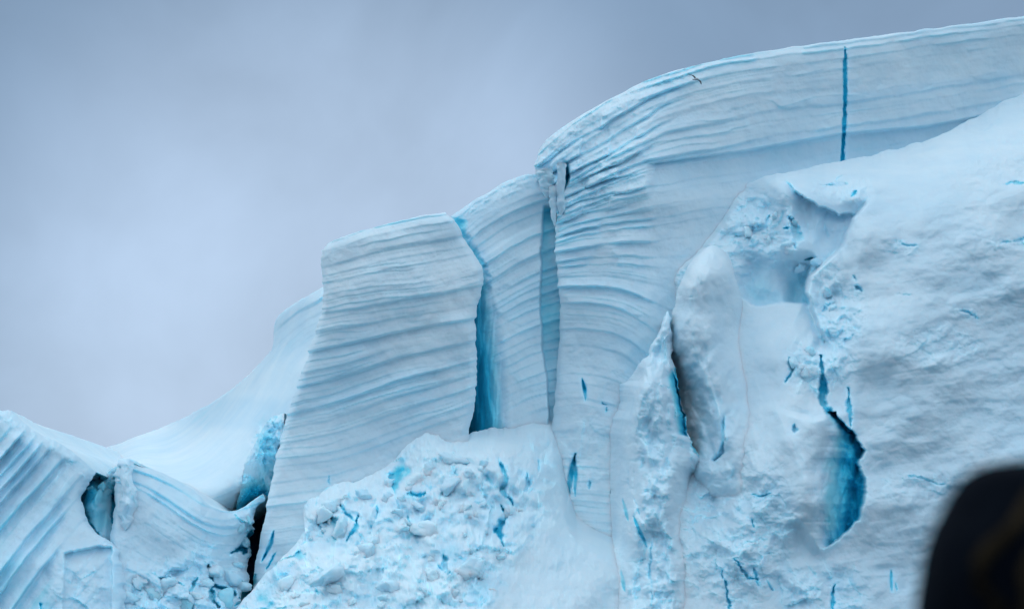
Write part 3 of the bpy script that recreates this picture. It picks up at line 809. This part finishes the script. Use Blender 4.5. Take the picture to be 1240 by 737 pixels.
R_feats = [
    ('crack', [(903, 288), (925, 272), (932, 262)], 5, 1.2, 0.22), ('crack', [(955, 262), (966, 285), (962, 300)], 6, 1.6, 0.3), ('crack', [(948, 277), (956, 276)], 2.2, 1.5, 0.6),
    ('crack', [(974, 314), (990, 311)], 3.0, 2.2, 0.62), ('crack', [(1006, 222), (1026, 222)], 4, 0.9, 0.2), ('crack', [(1030, 238), (1038, 233)], 3.2, 1.6, 0.62),
    ('crack', [(1037, 345), (1046, 352)], 5, 1.4, 0.38), ('crack', [(1034, 335), (1040, 345)], 3, 1.0, 0.25), ('crack', [(995, 378), (1003, 366)], 3, 1.0, 0.3),
    ('crack', [(1089, 293), (1100, 296), (1114, 296)], 1.4, 0.9, 0.22), ('crack', [(1209, 297), (1226, 291), (1244, 288)], 1.8, 0.8, 0.25),
    ('crack', [(1160, 376), (1172, 378), (1182, 383)], 1.7, 1.0, 0.26), ('crack', [(1084, 358), (1110, 358)], 1.1, 0.4, 0.1), ('crack', [(1209, 222), (1224, 220), (1246, 222)], 2.0, 1.0, 0.5),
    
    ('crack', [(1088, 577), (1110, 578), (1132, 584), (1150, 588)], 1.4, 0.6, 0.2),
    # blue crevasse
    ('crack', [(993, 430), (998, 463), (996, 488), (1012, 506), (1032, 526)], 5.0, 2.4, 0.72),
    ('crack', [(1026, 470), (1028, 500), (1030, 520)], 3.5, 1.4, 0.6),
    # small clefts low down
    ('crack', [(955, 432), (958, 448), (952, 462)], 2.6, 1.4, 0.55), ('crack', [(963, 512), (962, 524)], 4, 1.4, 0.5), 
    ('crack', [(908, 600), (922, 600), (934, 595)], 2.0, 1.0, 0.42), ('crack', [(911, 628), (913, 640)], 2.6, 1.1, 0.5),
    ('crack', [(888, 676), (900, 686), (906, 700), (918, 702)], 2.6, 1.4, 0.58), ('crack', [(874, 690), (882, 716), (884, 745)], 2.4, 1.3, 0.6), ('crack', [(915, 685), (919, 712)], 2, 1, 0.55),
    ('crack', [(1011, 708), (1008, 722), (1010, 745)], 3.0, 1.6, 0.8), ('crack', [(1079, 690), (1080, 716)], 1.6, 0.8, 0.45, 0.3), ('crack', [(1086, 700), (1087, 716)], 1.4, 0.7, 0.4),
    ('crack', [(928, 700), (935, 715)], 1.6, 0.8, 0.35), ('crack', [(1190, 160), (1212, 148)], 1.6, 0.4, 0.1)]
tag(mass('shattered_snow_face', top=R_top, bottom=[(770, 770), (1000, 770), (1310, 770)], left=[(770, 355), (770, 770)], right=[(1310, 82), (1310, 770)],
     depth=[(770, 355, 117), (822, 316, 117), (868, 268, 119), (900, 224, 121), (950, 208, 121.5), (1020, 196, 124), (1100, 177, 127.5), (1175, 145, 131), (1240, 112, 134), (1310, 82, 137),
            (830, 400, 115), (850, 560, 108), (800, 660, 104.5), (780, 760, 101), (900, 300, 117), (930, 240, 117.5), (950, 225, 117), (1000, 235, 117), (1050, 225, 118.5), (1100, 230, 118.5), (1150, 200, 121), (1240, 190, 122),
            (1080, 260, 115), (1060, 320, 112), (1150, 320, 112), (1240, 320, 113), (1010, 360, 112), (950, 380, 112.5), (920, 400, 112), (985, 400, 111),
            (1070, 420, 108.5), (1160, 450, 108.5), (1260, 450, 110), (1000, 480, 108), (940, 480, 108.5), (1060, 520, 106.5), (1150, 560, 106), (1260, 560, 107),
            (970, 540, 105.5), (900, 540, 107), (1060, 640, 104.5), (960, 650, 104), (900, 660, 103.5), (1000, 700, 102.8), (1000, 770, 101), (900, 770, 100.5), (1150, 700, 104), (1300, 770, 103.5), (1150, 770, 102.5)],
     rough=(0.9, 0.04), ice0=lambda X, Y: 0.05 + 0.06 * sst(950, 1240, X) * sst(250, 500, Y),  # bluer towards lower right: edge dimness painted into the colour
     rub=[(blobs(blob(925, 275, 60, 55), blob(1020, 228, 50, 22)), 0.9, 24, 0.30), (blobs(blob(1020, 380, 40, 50), blob(985, 440, 45, 50, 0.8)), 0.6, 17, 0.3),
          (blobs(blob(890, 640, 100, 120), blob(1000, 720, 70, 50)), 0.75, 26, 0.30), (blobs(blob(830, 340, 50, 60, 0.7), blob(1135, 418, 70, 34, 0.6), blob(1120, 590, 110, 26, 0.35), blob(1210, 190, 60, 40, 0.45), blob(1090, 300, 40, 14, 0.5), blob(1225, 295, 40, 12, 0.5), blob(1170, 380, 24, 12, 0.6)), 0.55, 17, 0.05)],
     feats=R_feats, extra=R_extra, edge=(0, 0, 0.6, 0), jag=(3, 3.0), seed=91, sides=(True, False), back=8, cap=8, merge=(34, 0, 26, 0), merge_mask=lambda X, Y: 1 - sst(868, 905, X)),
     'broad shattered snow-covered ice face filling the right side, with a blue cavern', 'ice face')

# ---------- rounded snow-topped pinnacle (spire 1)
def pin_extra(X, Y, D, ice):
    xr = line((300, 862), (380, 846), (420, 842), (460, 858), (500, 872), (530, 877), (560, 862))(Y) + 1.5 * fbm(Y / 15, Y * 0, 3, 3)
    # left-hand cut face turns away from the light; the right flank bulges
    d = xr - X
    D += sst(0, 3, d) * (np.maximum(d, 0) * 0.026 + 0.25 * fbm(X / 12, Y / 16, 4, 61)) * sst(380, 440, Y)
    D -= 0.5 * shards(X / 38, Y / 55, 62, 3)
    D += sst(0, 4, -d) * 0.4 * sst(430, 500, Y) * (1 - sst(540, 570, Y))
    return D, ice
tag(mass('rounded_pinnacle',
     top=[(846, 306), (854, 300), (863, 297), (872, 300), (881, 306)], bottom=[(845, 612), (880, 618), (950, 612)],
     left=[(846, 306), (836, 318), (824, 340), (817, 366), (812, 395), (808, 425), (811, 460), (817, 500), (826, 535), (834, 562), (845, 612)],
     right=[(881, 306), (888, 325), (894, 348), (903, 378), (911, 410), (920, 440), (930, 470), (945, 510), (950, 560), (950, 612)],
     depth=[(863, 297, 112.5), (846, 306, 113), (881, 310, 113), (817, 380, 110.8), (850, 370, 109.5), (890, 380, 110.5), (905, 400, 111.8), (825, 470, 108.8), (860, 450, 107.8), (910, 470, 108.5), (928, 470, 110.2), (835, 540, 107), (875, 520, 106.2), (930, 530, 107.2),
            (945, 540, 108.5), (845, 612, 106), (880, 618, 104.6), (950, 612, 106.5), (850, 330, 110.8)],
     rough=(1.5, 0.05), ice0=0.05, extra=pin_extra, rub=[(blob(860, 580, 50, 30), 0.4, 22, 0.1)],
     feats=[('crack', [(820, 356), (836, 358), (852, 357)], 1.2, 0.4, 0.08), ('fold', [(876, 440), (878, 500), (878, 548), (864, 560)][1:], -1, 5, 0.8, 0.25)],
     edge=(1, 1, 1, 0), edge_r=0.8, edge_w=9, jag=(1.5, 1.0), seed=101, back=10, merge=(0, 60, 0, 50), merge_mask=lambda X, Y: sst(330, 420, Y)),
     'smooth rounded ice pinnacle standing in the centre right beside a thin blue cleft', 'ice pinnacle')

# ---------- avalanche debris slope
tag(mass('debris_slope',
     top=[(255, 770), (283, 738), (306, 712), (330, 690), (348, 668), (362, 654), (371, 642), (366, 618), (376, 600), (400, 590), (432, 584), (456, 574), (474, 556), (492, 540), (508, 528), (526, 522), (544, 530), (562, 528), (585, 522), (606, 514), (626, 505), (646, 497), (664, 494), (672, 520), (690, 600), (710, 620), (745, 640), (790, 660)],
     bottom=[(250, 790), (500, 790), (790, 790)], left=[(255, 770), (250, 790)], right=[(790, 660), (790, 790)],
     step=1.0,
     depth=[(255, 770, 101), (330, 690, 105), (371, 642, 107), (368, 610, 108.5), (400, 590, 110), (456, 574, 110.8), (508, 528, 111.8), (544, 530, 112), (585, 522, 113.6), (626, 505, 115.5), (664, 494, 117), (600, 545, 110.5), (640, 530, 113), (672, 530, 114),
            (690, 590, 112), (700, 612, 111.4), (745, 640, 109.5), (790, 660, 107.5), (450, 620, 107), (530, 600, 107.5), (600, 600, 107.5), (650, 620, 107.5), (400, 660, 104.5), (480, 680, 103.5), (560, 680, 103.4), (650, 690, 104.3), (720, 700, 104.5),
            (350, 740, 101), (450, 750, 100), (550, 760, 99), (650, 760, 99.8), (740, 760, 102.5), (250, 790, 99), (500, 790, 97.5), (790, 790, 102)],
     rough=(1.0, 0.10), ice0=0.035,
     rub=[(lambda X, Y: (1 - 0.85 * sst(0, 40, X - line((520, 560), (560, 600), (620, 650), (680, 600), (760, 560))(Y))) * sst(0, 16, Y - line((250, 760), (371, 642), (400, 592), (456, 576), (508, 530), (565, 545), (700, 640))(X)), 1.25, 52, 0.50),
          (lambda X, Y: (1 - 0.9 * sst(0, 40, X - line((520, 560), (560, 600), (620, 650), (680, 600), (760, 560))(Y))), 0.45, 15, 0.42),
          (blob(650, 560, 40, 55), 0.5, 20, 0.1)],
     feats=[('crack', [(605, 556), (612, 574), (609, 594), (620, 612)], 4.0, 2.0, 0.62), ('crack', [(640, 570), (641, 588), (634, 598)], 3.0, 1.2, 0.40),
            ('crack', [(604, 612), (612, 626), (602, 640), (609, 660)], 4.6, 2.0, 0.74), ('crack', [(494, 598), (506, 600), (516, 598)], 4.4, 1.8, 0.68),
            ('crack', [(434, 622), (431, 636), (418, 654)], 4.0, 1.8, 0.66), ('crack', [(412, 610), (420, 622), (434, 630)], 3, 1.4, 0.5), ('crack', [(386, 632), (392, 646)], 2.5, 1.0, 0.4), 
            ('crack', [(493, 626), (495, 644)], 2.4, 1.2, 0.5), ('crack', [(536, 672), (540, 688), (548, 696)], 4.5, 1.5, 0.5), ('crack', [(530, 684), (545, 698)], 3, 1.2, 0.5), ('crack', [(458, 610), (454, 630)], 3, 1.2, 0.35),
            ('crack', [(545, 577), (558, 572)], 2.4, 1.0, 0.38),
            ('crack', [(652, 556), (655, 574)], 2.0, 0.9, 0.35)],
     edge=(0, 0, 1, 0), edge_r=0.5, edge_w=8, jag=(0, 6.0), seed=121, sides=(True, True), back=6, cap=-3, merge=(0, 0, 40, 0), merge_mask=lambda X, Y: sst(678, 700, X)),
     'lumpy avalanche debris slope of snow and broken ice below the banded towers', 'snow slope')


# ---------- jagged front fin (spire 2)
tag(mass('jagged_fin',
     top=[(806, 381), (808, 376), (811, 380)], bottom=[(744, 770), (800, 770), (850, 770)],
     left=[(806, 381), (801, 396), (799, 406), (789, 416), (786, 430), (770, 440), (764, 458), (748, 468), (744, 490), (730, 510), (728, 560), (730, 620), (734, 680), (730, 770)],
     right=[(811, 380), (813, 400), (814, 430), (816, 448), (822, 470), (829, 495), (832, 522), (842, 545), (850, 558), (842, 590), (838, 640), (845, 700), (850, 770)],
     depth=[(808, 378, 109.5), (797, 412, 108.8), (812, 430, 108.5), (766, 452, 109), (790, 470, 106.8), (825, 490, 107.3), (745, 520, 108), (785, 540, 105), (832, 525, 106.5), (743, 600, 106.5), (790, 620, 103.2), (838, 600, 104.6),
            (745, 690, 104.5), (790, 700, 101.8), (842, 690, 103.2), (744, 770, 102), (790, 770, 100), (850, 770, 101)],
     rough=(1.1, 0.09), ice0=0.06,
     rub=[(lambda X, Y: 0.5 + 0.5 * sst(480, 560, Y), 0.75, 27, 0.12)],
     feats=[('fold', [(814, 440), (818, 460), (826, 490), (831, 522), (833, 530)], -1, 9, 1.6, 0.55),
            ('crack', [(815, 446), (822, 470), (829, 500), (831, 524)], 2.8, 1.8, 0.72, 0.3), ('crack', [(835, 529), (842, 545), (850, 560)], 3.6, 1.8, 0.72),
            ('crack', [(754, 603), (757, 615), (761, 631)], 1.8, 0.9, 0.62, 0.3), ('crack', [(767, 625), (773, 638), (783, 662)], 2.2, 1.0, 0.66, 0.3), ('crack', [(768, 600), (775, 625)], 1.3, 0.7, 0.5),
            ('crack', [(752, 690), (757, 716)], 2.2, 1.0, 0.7, 0.3), ('crack', [(789, 640), (788, 690), (790, 740)], 1.8, 0.8, 0.3), ('crack', [(760, 560), (764, 600)], 1.2, 0.6, 0.3)],
     edge=(1, 1, 1, 0), edge_r=0.7, edge_w=7, jag=(5.0, 1.0), seed=111, back=9, merge=(40, 34, 0, 0), merge_mask=lambda X, Y: sst(410, 500, Y) * (1 - (1 - sst(530, 590, Y)) * sst(800, 812, X)),
     extra=lambda X, Y, D, ice: (D - 0.8 * shards(X / 24, Y / 55, 63, 3) - 0.15, ice)),
     'jagged pointed ice fin with vertical blue slits in front of the pinnacle', 'ice pinnacle')

# ---------------------------------------------------------------- free lumps of ice
def lump_mesh(name, r, seed, nu=30, nv=20, n1=0.25, facets=0.12, ice=0.05, rnd=0.68):
    """an irregular closed block of ice, radii r, broken faces"""
    q = np.random.default_rng(seed)
    th = np.linspace(0, 2 * np.pi, nu, endpoint=False)[None]; ph = np.linspace(0.001, np.pi - 0.001, nv)[:, None]
    d = np.stack([np.sin(ph) * np.cos(th), np.sin(ph) * np.sin(th), np.cos(ph) + 0 * th], -1)
    nn = q.normal(size=(11, 3)); nn /= np.linalg.norm(nn, axis=1)[:, None]
    dd = q.uniform(rnd, 1.0, 11)
    k = (d @ nn.T) / dd
    rad = 1 / np.maximum(np.power(np.maximum(k, 0.0) ** 9, 1).sum(-1) ** (1 / 9.0), 0.75)
    rad *= 1 + n1 * 0.4 * fbm(d[..., 0] * 2 + seed, d[..., 2] * 2 + d[..., 1], 3, seed) + facets * 0.3 * fbm(d[..., 0] * 7 + seed, d[..., 2] * 7 + 3 * d[..., 1], 2, seed + 4)
    P = d * rad[..., None] * np.array(r)
    P[0] = P[0].mean(0); P[-1] = P[-1].mean(0)
    P = np.concatenate([P, P[:, :1]], 1)
    me_ic = np.full(P.shape[:2], ice)
    return P, me_ic


def lump(name, x, y, Y, r, seed, ice=0.05, parent=None, rot=0.0, **k):
    P, ic = lump_mesh(name, r, seed, ice=ice, **k)
    o = grid_mesh(name, P, ic, parent=parent)
    p = at(x, y, Y)
    o.location = [float(v) for v in p]
    o.rotation_euler = (0, rot, 0)
    return o


def surf_depth(name, x, y):
    X, Y, D = SURF[name]
    i = np.argmin((X - x) ** 2 + (Y - y) ** 2)
    return float(D.ravel()[i])


wall = bpy.data.objects['great_ice_wall']
def drip(x0, y0, x1, y1, Y, widths, seed, ice):
    """hanging column of refrozen ice between two photo points"""
    a = at(x0, y0, Y); b = at(x1, y1, Y)
    t = np.linspace(0, 1, 46)[:, None]; th = np.linspace(0, 2 * np.pi, 25)[None]
    w_ = np.interp(t[:, 0], np.linspace(0, 1, len(widths)), widths)[:, None] * Y / F
    w_ = w_ * (1 + 0.28 * fbm(t * 7 + seed, th * 0.6 + 0 * t, 3, seed) + 0.14 * fbm(t * 22, np.cos(th) * 2 + seed, 3, seed + 2))
    cx = a[0] + (b[0] - a[0]) * t + 0.10 * fbm(t * 4, t * 0 + seed, 3, seed + 5)
    P = np.stack([cx + w_ * np.cos(th), a[1] + w_ * np.sin(th) * 1.2 + 0 * t, a[2] + (b[2] - a[2]) * t + 0 * th], -1)
    return grid_mesh('ice_pillar', P, np.full(P.shape[:2], ice), parent=wall)


drip(680, 198, 679, 262, 116.5, (6.5, 5.5, 5, 5.5, 5, 4, 5.5, 4, 0.4), 5, 0.10)
drip(671, 226, 672, 274, 116.7, (6, 6, 5, 5, 4, 3, 0.4), 9, 0.07)
drip(660, 206, 663, 240, 116.9, (9, 9.5, 9, 7.5, 5, 0.5), 12, 0.06)


def chunks(host, spots, label, group, seed0, ic=(0.03, 0.16)):
    q = random.Random(seed0)
    protos = []; out_ = []
    for k in range(5):
        P, i_ = lump_mesh('ice_chunk', (1, 0.9, 0.8), seed0 + k, rnd=0.42, facets=0.55, n1=0.7, ice=ic[0] + (ic[1] - ic[0]) * k / 4, nu=34, nv=22)
        protos.append((P, i_))
    made = []
    for n, (x, y, size) in enumerate(spots):
        Y = surf_depth(host, x, y)
        if n < 5:
            o = grid_mesh('ice_chunk', *protos[n]); made.append(o)
        else:
            o = made[n % 5].copy(); C.objects.link(o)
        rr = size * Y / F / 2
        o.location = [float(v) for v in at(x, y, Y + rr * 0.15)]
        o.scale = (rr * q.uniform(1.0, 1.5), rr * q.uniform(0.8, 1.2), rr * q.uniform(0.9, 1.3))
        o.rotation_euler = (q.uniform(-.5, .5), q.uniform(-.6, .6), q.uniform(0, 6))
        tag(o, label, 'ice chunk', group); out_.append(o)
    xs = sorted(p[0] for p in spots); ys = sorted(p[1] for p in spots); n = len(spots)
    zones = {}
    for o, (x, y, z) in zip(out_, spots):
        a = 'left' if x < xs[n // 3] else 'right' if x > xs[2 * n // 3] else 'centre'
        b = 'top' if y < ys[n // 3] else 'bottom' if y > ys[2 * n // 3] else 'middle'
        zones.setdefault((b, a), []).append((z, o))
    for (b, a), l_ in zones.items():
        l_.sort(key=lambda t: -t[0])
        for k, (z, o) in enumerate(l_):
            w_ = '' if len(l_) == 1 else 'largest ' if k == 0 else 'smallest ' if k == len(l_) - 1 else 'mid-sized '
            o['label'] = '%s%s, in the %s %s of its group' % (w_, label, b, a)
    return out_


q_ = random.Random(4)
sp = [(388, 626, 34), (415, 642, 38), (404, 612, 22), (440, 600, 18), (470, 586, 20), (498, 586, 22), (520, 566, 20), (548, 556, 24), (566, 575, 18), (586, 562, 16), (534, 612, 16), (560, 618, 14), (486, 640, 16), (455, 655, 18)]
sp += [(448, 668, 34), (512, 640, 30), (575, 690, 34), (396, 700, 36), (545, 590, 30), (470, 712, 34), (352, 706, 26), (520, 700, 28)]
while len(sp) < 62:
    x = q_.uniform(340, 640); y = q_.uniform(560, 735)
    if y > np.interp(x, [330, 371, 400, 456, 508, 565, 640], [705, 660, 604, 590, 548, 552, 610]) and x < 650 - (y - 560) * 0.3:
        sp.append((x, y, q_.uniform(7, 15)))
made_ = chunks('debris_slope', sp, 'broken ice lump on the debris slope', 'ice lumps on the debris slope', 300)
big = {0: 'rounded lump on the left shoulder of the debris slope, at its very edge', 1: 'largest ice lump on the debris slope, beside the blue fork-shaped crack',
       2: 'ice lump just under the rounded snow shoulder of the debris slope', 3: 'ice lump on the debris rim below the foot of the banded tower',
       7: 'ice lump at the top of the debris heap, below the wide blue crevasse'}
for i, t_ in big.items():
    made_[i]['label'] = t_
sp = [(x_, y_, s_) for x_, y_, s_ in ((318, 545, 20), (326, 566, 16), (312, 572, 18), (318, 590, 16), (300, 600, 18), (322, 528, 14))]
chunks('snow_ramp', sp, 'pale teal ice lump beside the snow ramp', 'ice lumps beside the banded tower', 330, (0.1, 0.3))
sp = [(906, 282, 15), (930, 292, 13), (955, 298, 16), (972, 322, 18), (990, 318, 14), (940, 262, 14), (965, 270, 13), (1002, 352, 15), (1010, 372, 12), (980, 424, 12), (962, 440, 14), (975, 450, 12)]
chunks('shattered_snow_face', sp, 'broken ice lump round the upper hollow', 'ice lumps round the upper hollow', 360, (0.04, 0.18))

sp = [(112, 580, 14), (128, 578, 12), (122, 590, 15), (108, 592, 10), (133, 588, 10), (118, 645, 13)]
chunks('ice_hollow', sp, 'blue-green ice lump inside the lower-left hollow', 'ice lumps in the blue-green hollow', 390, (0.22, 0.48))
sp = [(262, 690, 26), (278, 700, 22), (250, 706, 20), (288, 684, 18), (270, 722, 26), (240, 722, 18), (292, 710, 16), (205, 706, 24), (186, 718, 26), (222, 728, 20), (165, 700, 20), (160, 726, 24), (296, 655, 15), (290, 640, 13), (300, 628, 12)]
chunks('folded_serac', sp, 'tumbled ice block below the folded layers', 'ice blocks below the folded layers', 420, (0.06, 0.32))
# ---------------------------------------------------------------- bird
BIRD_D = mat('bird_dark_feathers', (0.03, 0.035, 0.045), 0.8, (0.06, 0.06, 0.07), 8)
BIRD_P = mat('bird_pale_feathers', (0.45, 0.47, 0.5), 0.8, (0.6, 0.62, 0.64), 8)


def simple(name, verts, faces, m, parent=None, smooth=True):
    me = bpy.data.meshes.new(name); me.from_pydata([tuple(map(float, v)) for v in verts], [], faces); me.update()
    if smooth: me.polygons.foreach_set('use_smooth', np.ones(len(me.polygons), bool))
    me.materials.append(m)
    o = bpy.data.objects.new(name, me); C.objects.link(o)
    if parent: o.parent = parent
    return o


def tube(name, pts, radii, m, parent=None, n=12, sq=(1, 1)):
    """closed tapered body through points"""
    P = np.array(pts, float); v = []; f = []
    T = np.gradient(P, axis=0)
    for i, (p, t, r_) in enumerate(zip(P, T, radii)):
        t = t / np.linalg.norm(t)
        a = np.cross(t, (0, 0, 1.0) if abs(t[2]) < 0.9 else (0, 1.0, 0)); a /= np.linalg.norm(a); b = np.cross(a, t)
        for k in range(n):
            g = 2 * math.pi * k / n
            v.append(p + r_ * (sq[0] * math.cos(g) * a + sq[1] * math.sin(g) * b))
    for i in range(len(P) - 1):
        for k in range(n):
            f.append((i * n + k, i * n + (k + 1) % n, (i + 1) * n + (k + 1) % n, (i + 1) * n + k))
    f.append(tuple(range(n))[::-1]); f.append(tuple(range((len(P) - 1) * n, len(P) * n)))
    return simple(name, v, f, m, parent)


bird = bpy.data.objects.new('bird', None); C.objects.link(bird)
tag(bird, 'small dark bird gliding with spread wings before the great banded wall', 'bird')
bird.location = [float(v) for v in at(842.5, 96, 104)]
tube('body', [(0, -0.20, 0), (0, -0.16, 0.0), (0, -0.06, 0), (0, 0.06, 0.01), (0, 0.14, 0.02), (0, 0.20, 0.03), (0, 0.25, 0.02)], [0.01, 0.035, 0.06, 0.062, 0.045, 0.035, 0.006], BIRD_P, bird)
simple('tail', [(-0.02, -0.16, 0), (0.02, -0.16, 0), (0.06, -0.32, 0), (-0.06, -0.32, 0), (0, -0.16, 0.015), (0, -0.32, 0.01)], [(0, 1, 2, 3), (0, 4, 5, 3), (4, 1, 2, 5)], BIRD_D, bird)
for sx in (-1, 1):
    top_, f_ = [], []
    st = [(0.03, 0.09, -0.08, 0.02), (0.16, 0.12, -0.07, 0.05), (0.28, 0.10, -0.07, 0.06), (0.40, 0.03, -0.11, 0.03), (0.50, -0.08, -0.14, 0.0)]
    for (x, y0, y1, z) in st:
        top_ += [(sx * x, y0, z), (sx * x, (y0 + y1) / 2, z + 0.014), (sx * x, y1, z), (sx * x, (y0 + y1) / 2, z - 0.008)]
    for i in range(len(st) - 1):
        for k in range(4):
            f_.append((i * 4 + k, i * 4 + (k + 1) % 4, i * 4 + 4 + (k + 1) % 4, i * 4 + 4 + k))
    f_ += [(0, 1, 2, 3), tuple(len(top_) - 4 + k for k in range(4))]
    simple('wing', top_, f_, BIRD_D, bird)
tube('beak', [(0, 0.24, 0.02), (0, 0.27, 0.018), (0, 0.29, 0.012)], [0.01, 0.007, 0.001], BIRD_D, bird, 6)
bird.rotation_euler = (math.radians(20), math.radians(40), math.radians(-25))

# ---------------------------------------------------------------- ship deck and the person on it
DZ = 10.38
deck = simple('ship_deck', [(-8, -14, DZ), (8, -14, DZ), (8, 4.2, DZ), (-8, 4.2, DZ), (-8, -14, -1), (8, -14, -1), (7, 3.6, -1), (-7, 3.6, -1)],
              [(0, 1, 2, 3), (4, 7, 6, 5), (0, 4, 5, 1), (1, 5, 6, 2), (2, 6, 7, 3), (3, 7, 4, 0)], mat('deck_paint', (0.12, 0.16, 0.18), 0.6, (0.09, 0.12, 0.14), 3), smooth=False)
deck['kind'] = 'structure'

SKIN = mat('skin', (0.45, 0.27, 0.2), 0.55, (0.4, 0.22, 0.16), 12)
COAT = mat('navy_coat_cloth', (0.0015, 0.003, 0.006), 0.95, (0.003, 0.005, 0.009), 30, 0.3, 0.05)
OCHRE = mat('ochre_brown_cord', (0.030, 0.021, 0.011), 0.9, (0.014, 0.010, 0.006), 20, 0.3, 0.05)
TROU = mat('black_trousers_cloth', (0.012, 0.012, 0.014), 0.85, (0.02, 0.02, 0.022), 30, 0.3)
BOOT = mat('boot_rubber', (0.02, 0.018, 0.016), 0.5, (0.03, 0.026, 0.022), 10)


def skinned(name, verts, edges, radii, m, parent, root=0, sub=2):
    me = bpy.data.meshes.new(name); me.from_pydata(verts, edges, []); me.update()
    o = bpy.data.objects.new(name, me); C.objects.link(o); o.parent = parent
    md = o.modifiers.new('skin', 'SKIN'); md.use_smooth_shade = True
    for v, r_ in zip(me.skin_vertices[0].data, radii):
        v.radius = r_ if isinstance(r_, tuple) else (r_, r_)
    me.skin_vertices[0].data[root].use_root = True
    s_ = o.modifiers.new('sub', 'SUBSURF'); s_.levels = sub; s_.render_levels = sub
    me.materials.append(m)
    return o


person = bpy.data.objects.new('person', None); C.objects.link(person)
PX = (1237 - 620) / F * 2.6
person.location = (PX, 2.6, DZ)
tag(person, 'person seen from behind in a dark hood, out of focus at the lower right', 'person')
V = [(0, 0, .92), (0, 0, 1.08), (0, -.01, 1.25), (0, -.02, 1.38), (0, 0, 1.45), (0, .01, 1.52), (0, .015, 1.58), (0, .105, 1.53)]
R_ = [(.15, .11), (.13, .10), (.16, .11), (.12, .09), .055, (.075, .09), (.07, .085), .014]
E = [(0, 1), (1, 2), (2, 3), (3, 4), (4, 5), (5, 6), (5, 7)]
for sx in (-1, 1):
    b0 = len(V)
    V += [(sx * .19, -.01, 1.36), (sx * .25, -.02, 1.08), (sx * .25, .08, .86), (sx * .25, .10, .80)]; R_ += [.06, .045, .032, (.04, .022)]
    E += [(3, b0), (b0, b0 + 1), (b0 + 1, b0 + 2), (b0 + 2, b0 + 3)]
    for k, (fx, ln) in enumerate(((-.03, .06), (-.01, .075), (.01, .07), (.03, .055))):
        c = len(V); V += [(sx * .25 + fx * .6, .115 + fx * .5, .77), (sx * .25 + fx * .6, .115 + fx * .5, .77 - ln)]; R_ += [.009, .008]; E += [(b0 + 3, c), (c, c + 1)]
    c = len(V); V += [(sx * .22, .13, .80), (sx * .215, .15, .77)]; R_ += [.010, .009]; E += [(b0 + 3, c), (c, c + 1)]
    b1 = len(V)
    V += [(sx * .10, 0, .85), (sx * .11, .01, .48), (sx * .11, -.01, .09), (sx * .11, .12, .04)]; R_ += [.09, .06, .045, .04]
    E += [(0, b1), (b1, b1 + 1), (b1 + 1, b1 + 2), (b1 + 2, b1 + 3)]
skinned('body', V, E, R_, SKIN, person)
V = [(0, 0, .80), (0, 0, .95), (0, 0, 1.12), (0, -.01, 1.26), (0, -.02, 1.37), (0, -.01, 1.44)]; R_ = [(.20, .15), (.19, .145), (.18, .14), (.20, .15), (.16, .13), (.10, .10)]
E = [(i, i + 1) for i in range(5)]
for sx in (-1, 1):
    b0 = len(V); V += [(sx * .21, -.01, 1.35), (sx * .27, -.02, 1.08), (sx * .26, .07, .88)]; R_ += [.085, .07, .055]; E += [(4, b0), (b0, b0 + 1), (b0 + 1, b0 + 2)]
skinned('coat', V, E, R_, COAT, person)
V = [(0, 0, .90)]; R_ = [(.17, .13)]; E = []
for sx in (-1, 1):
    b0 = len(V); V += [(sx * .10, 0, .80), (sx * .11, .01, .48), (sx * .11, 0, .14)]; R_ += [.10, .08, .065]; E += [(0, b0), (b0, b0 + 1), (b0 + 1, b0 + 2)]
skinned('trousers', V, E, R_, TROU, person)
for sx in (-1, 1):
    skinned('boot', [(sx * .11, -.02, .20), (sx * .11, -.03, .06), (sx * .11, .14, .045)], [(0, 1), (1, 2)], [.062, .06, .045], BOOT, person)
# hood: folded cloth shell over the head
hz = [0, .002, .006, .014, .026, .05, .075, .093, .115, .138, .165, .19, .23, .27, .30]
hr = [.002, .026, .046, .066, .083, .099, .113, .125, .134, .139, .142, .145, .145, .16, .17]
zz = np.linspace(0, .30, 60); th = np.linspace(0, 2 * np.pi, 73)
rr_ = np.interp(zz, hz, hr)[:, None] * np.ones(73)[None]
TH = th[None] + 0 * zz[:, None]; ZZ = zz[:, None] + 0 * th[None]
rr_ = rr_ * (1 + 0.035 * np.sin(3 * TH + 18 * ZZ) * sst(.04, .12, ZZ) + 0.02 * np.sin(7 * TH - 40 * ZZ) * sst(.06, .14, ZZ))
HP = np.stack([rr_ * np.cos(TH), rr_ * 1.12 * np.sin(TH), 1.682 - ZZ], -1)
hood = grid_mesh('hood', HP, np.zeros(HP.shape[:2]), m=COAT, parent=person)


def hood_pt(ang, z, out=1.03):
    i = int(np.clip(z / .30 * 59, 0, 59)); j = int((math.radians(ang) % (2 * math.pi)) / (2 * math.pi) * 72)
    p = HP[i, j].copy(); p[0] *= out; p[1] *= out
    return p


tube('hood_cord', [hood_pt(a, z) for a, z in ((262, .045), (255, .065), (252, .085), (246, .10), (236, .12), (230, .14), (232, .16), (240, .19), (238, .22))],
     [.006, .009, .010, .010, .011, .011, .010, .010, .009], OCHRE, person, 10)
tube('hood_patch', [hood_pt(a, z, 1.01) for a, z in ((262, .12), (264, .145), (266, .17), (268, .20), (268, .23))], [.010, .022, .028, .03, .02], OCHRE, person, 12, (1.3, .4))
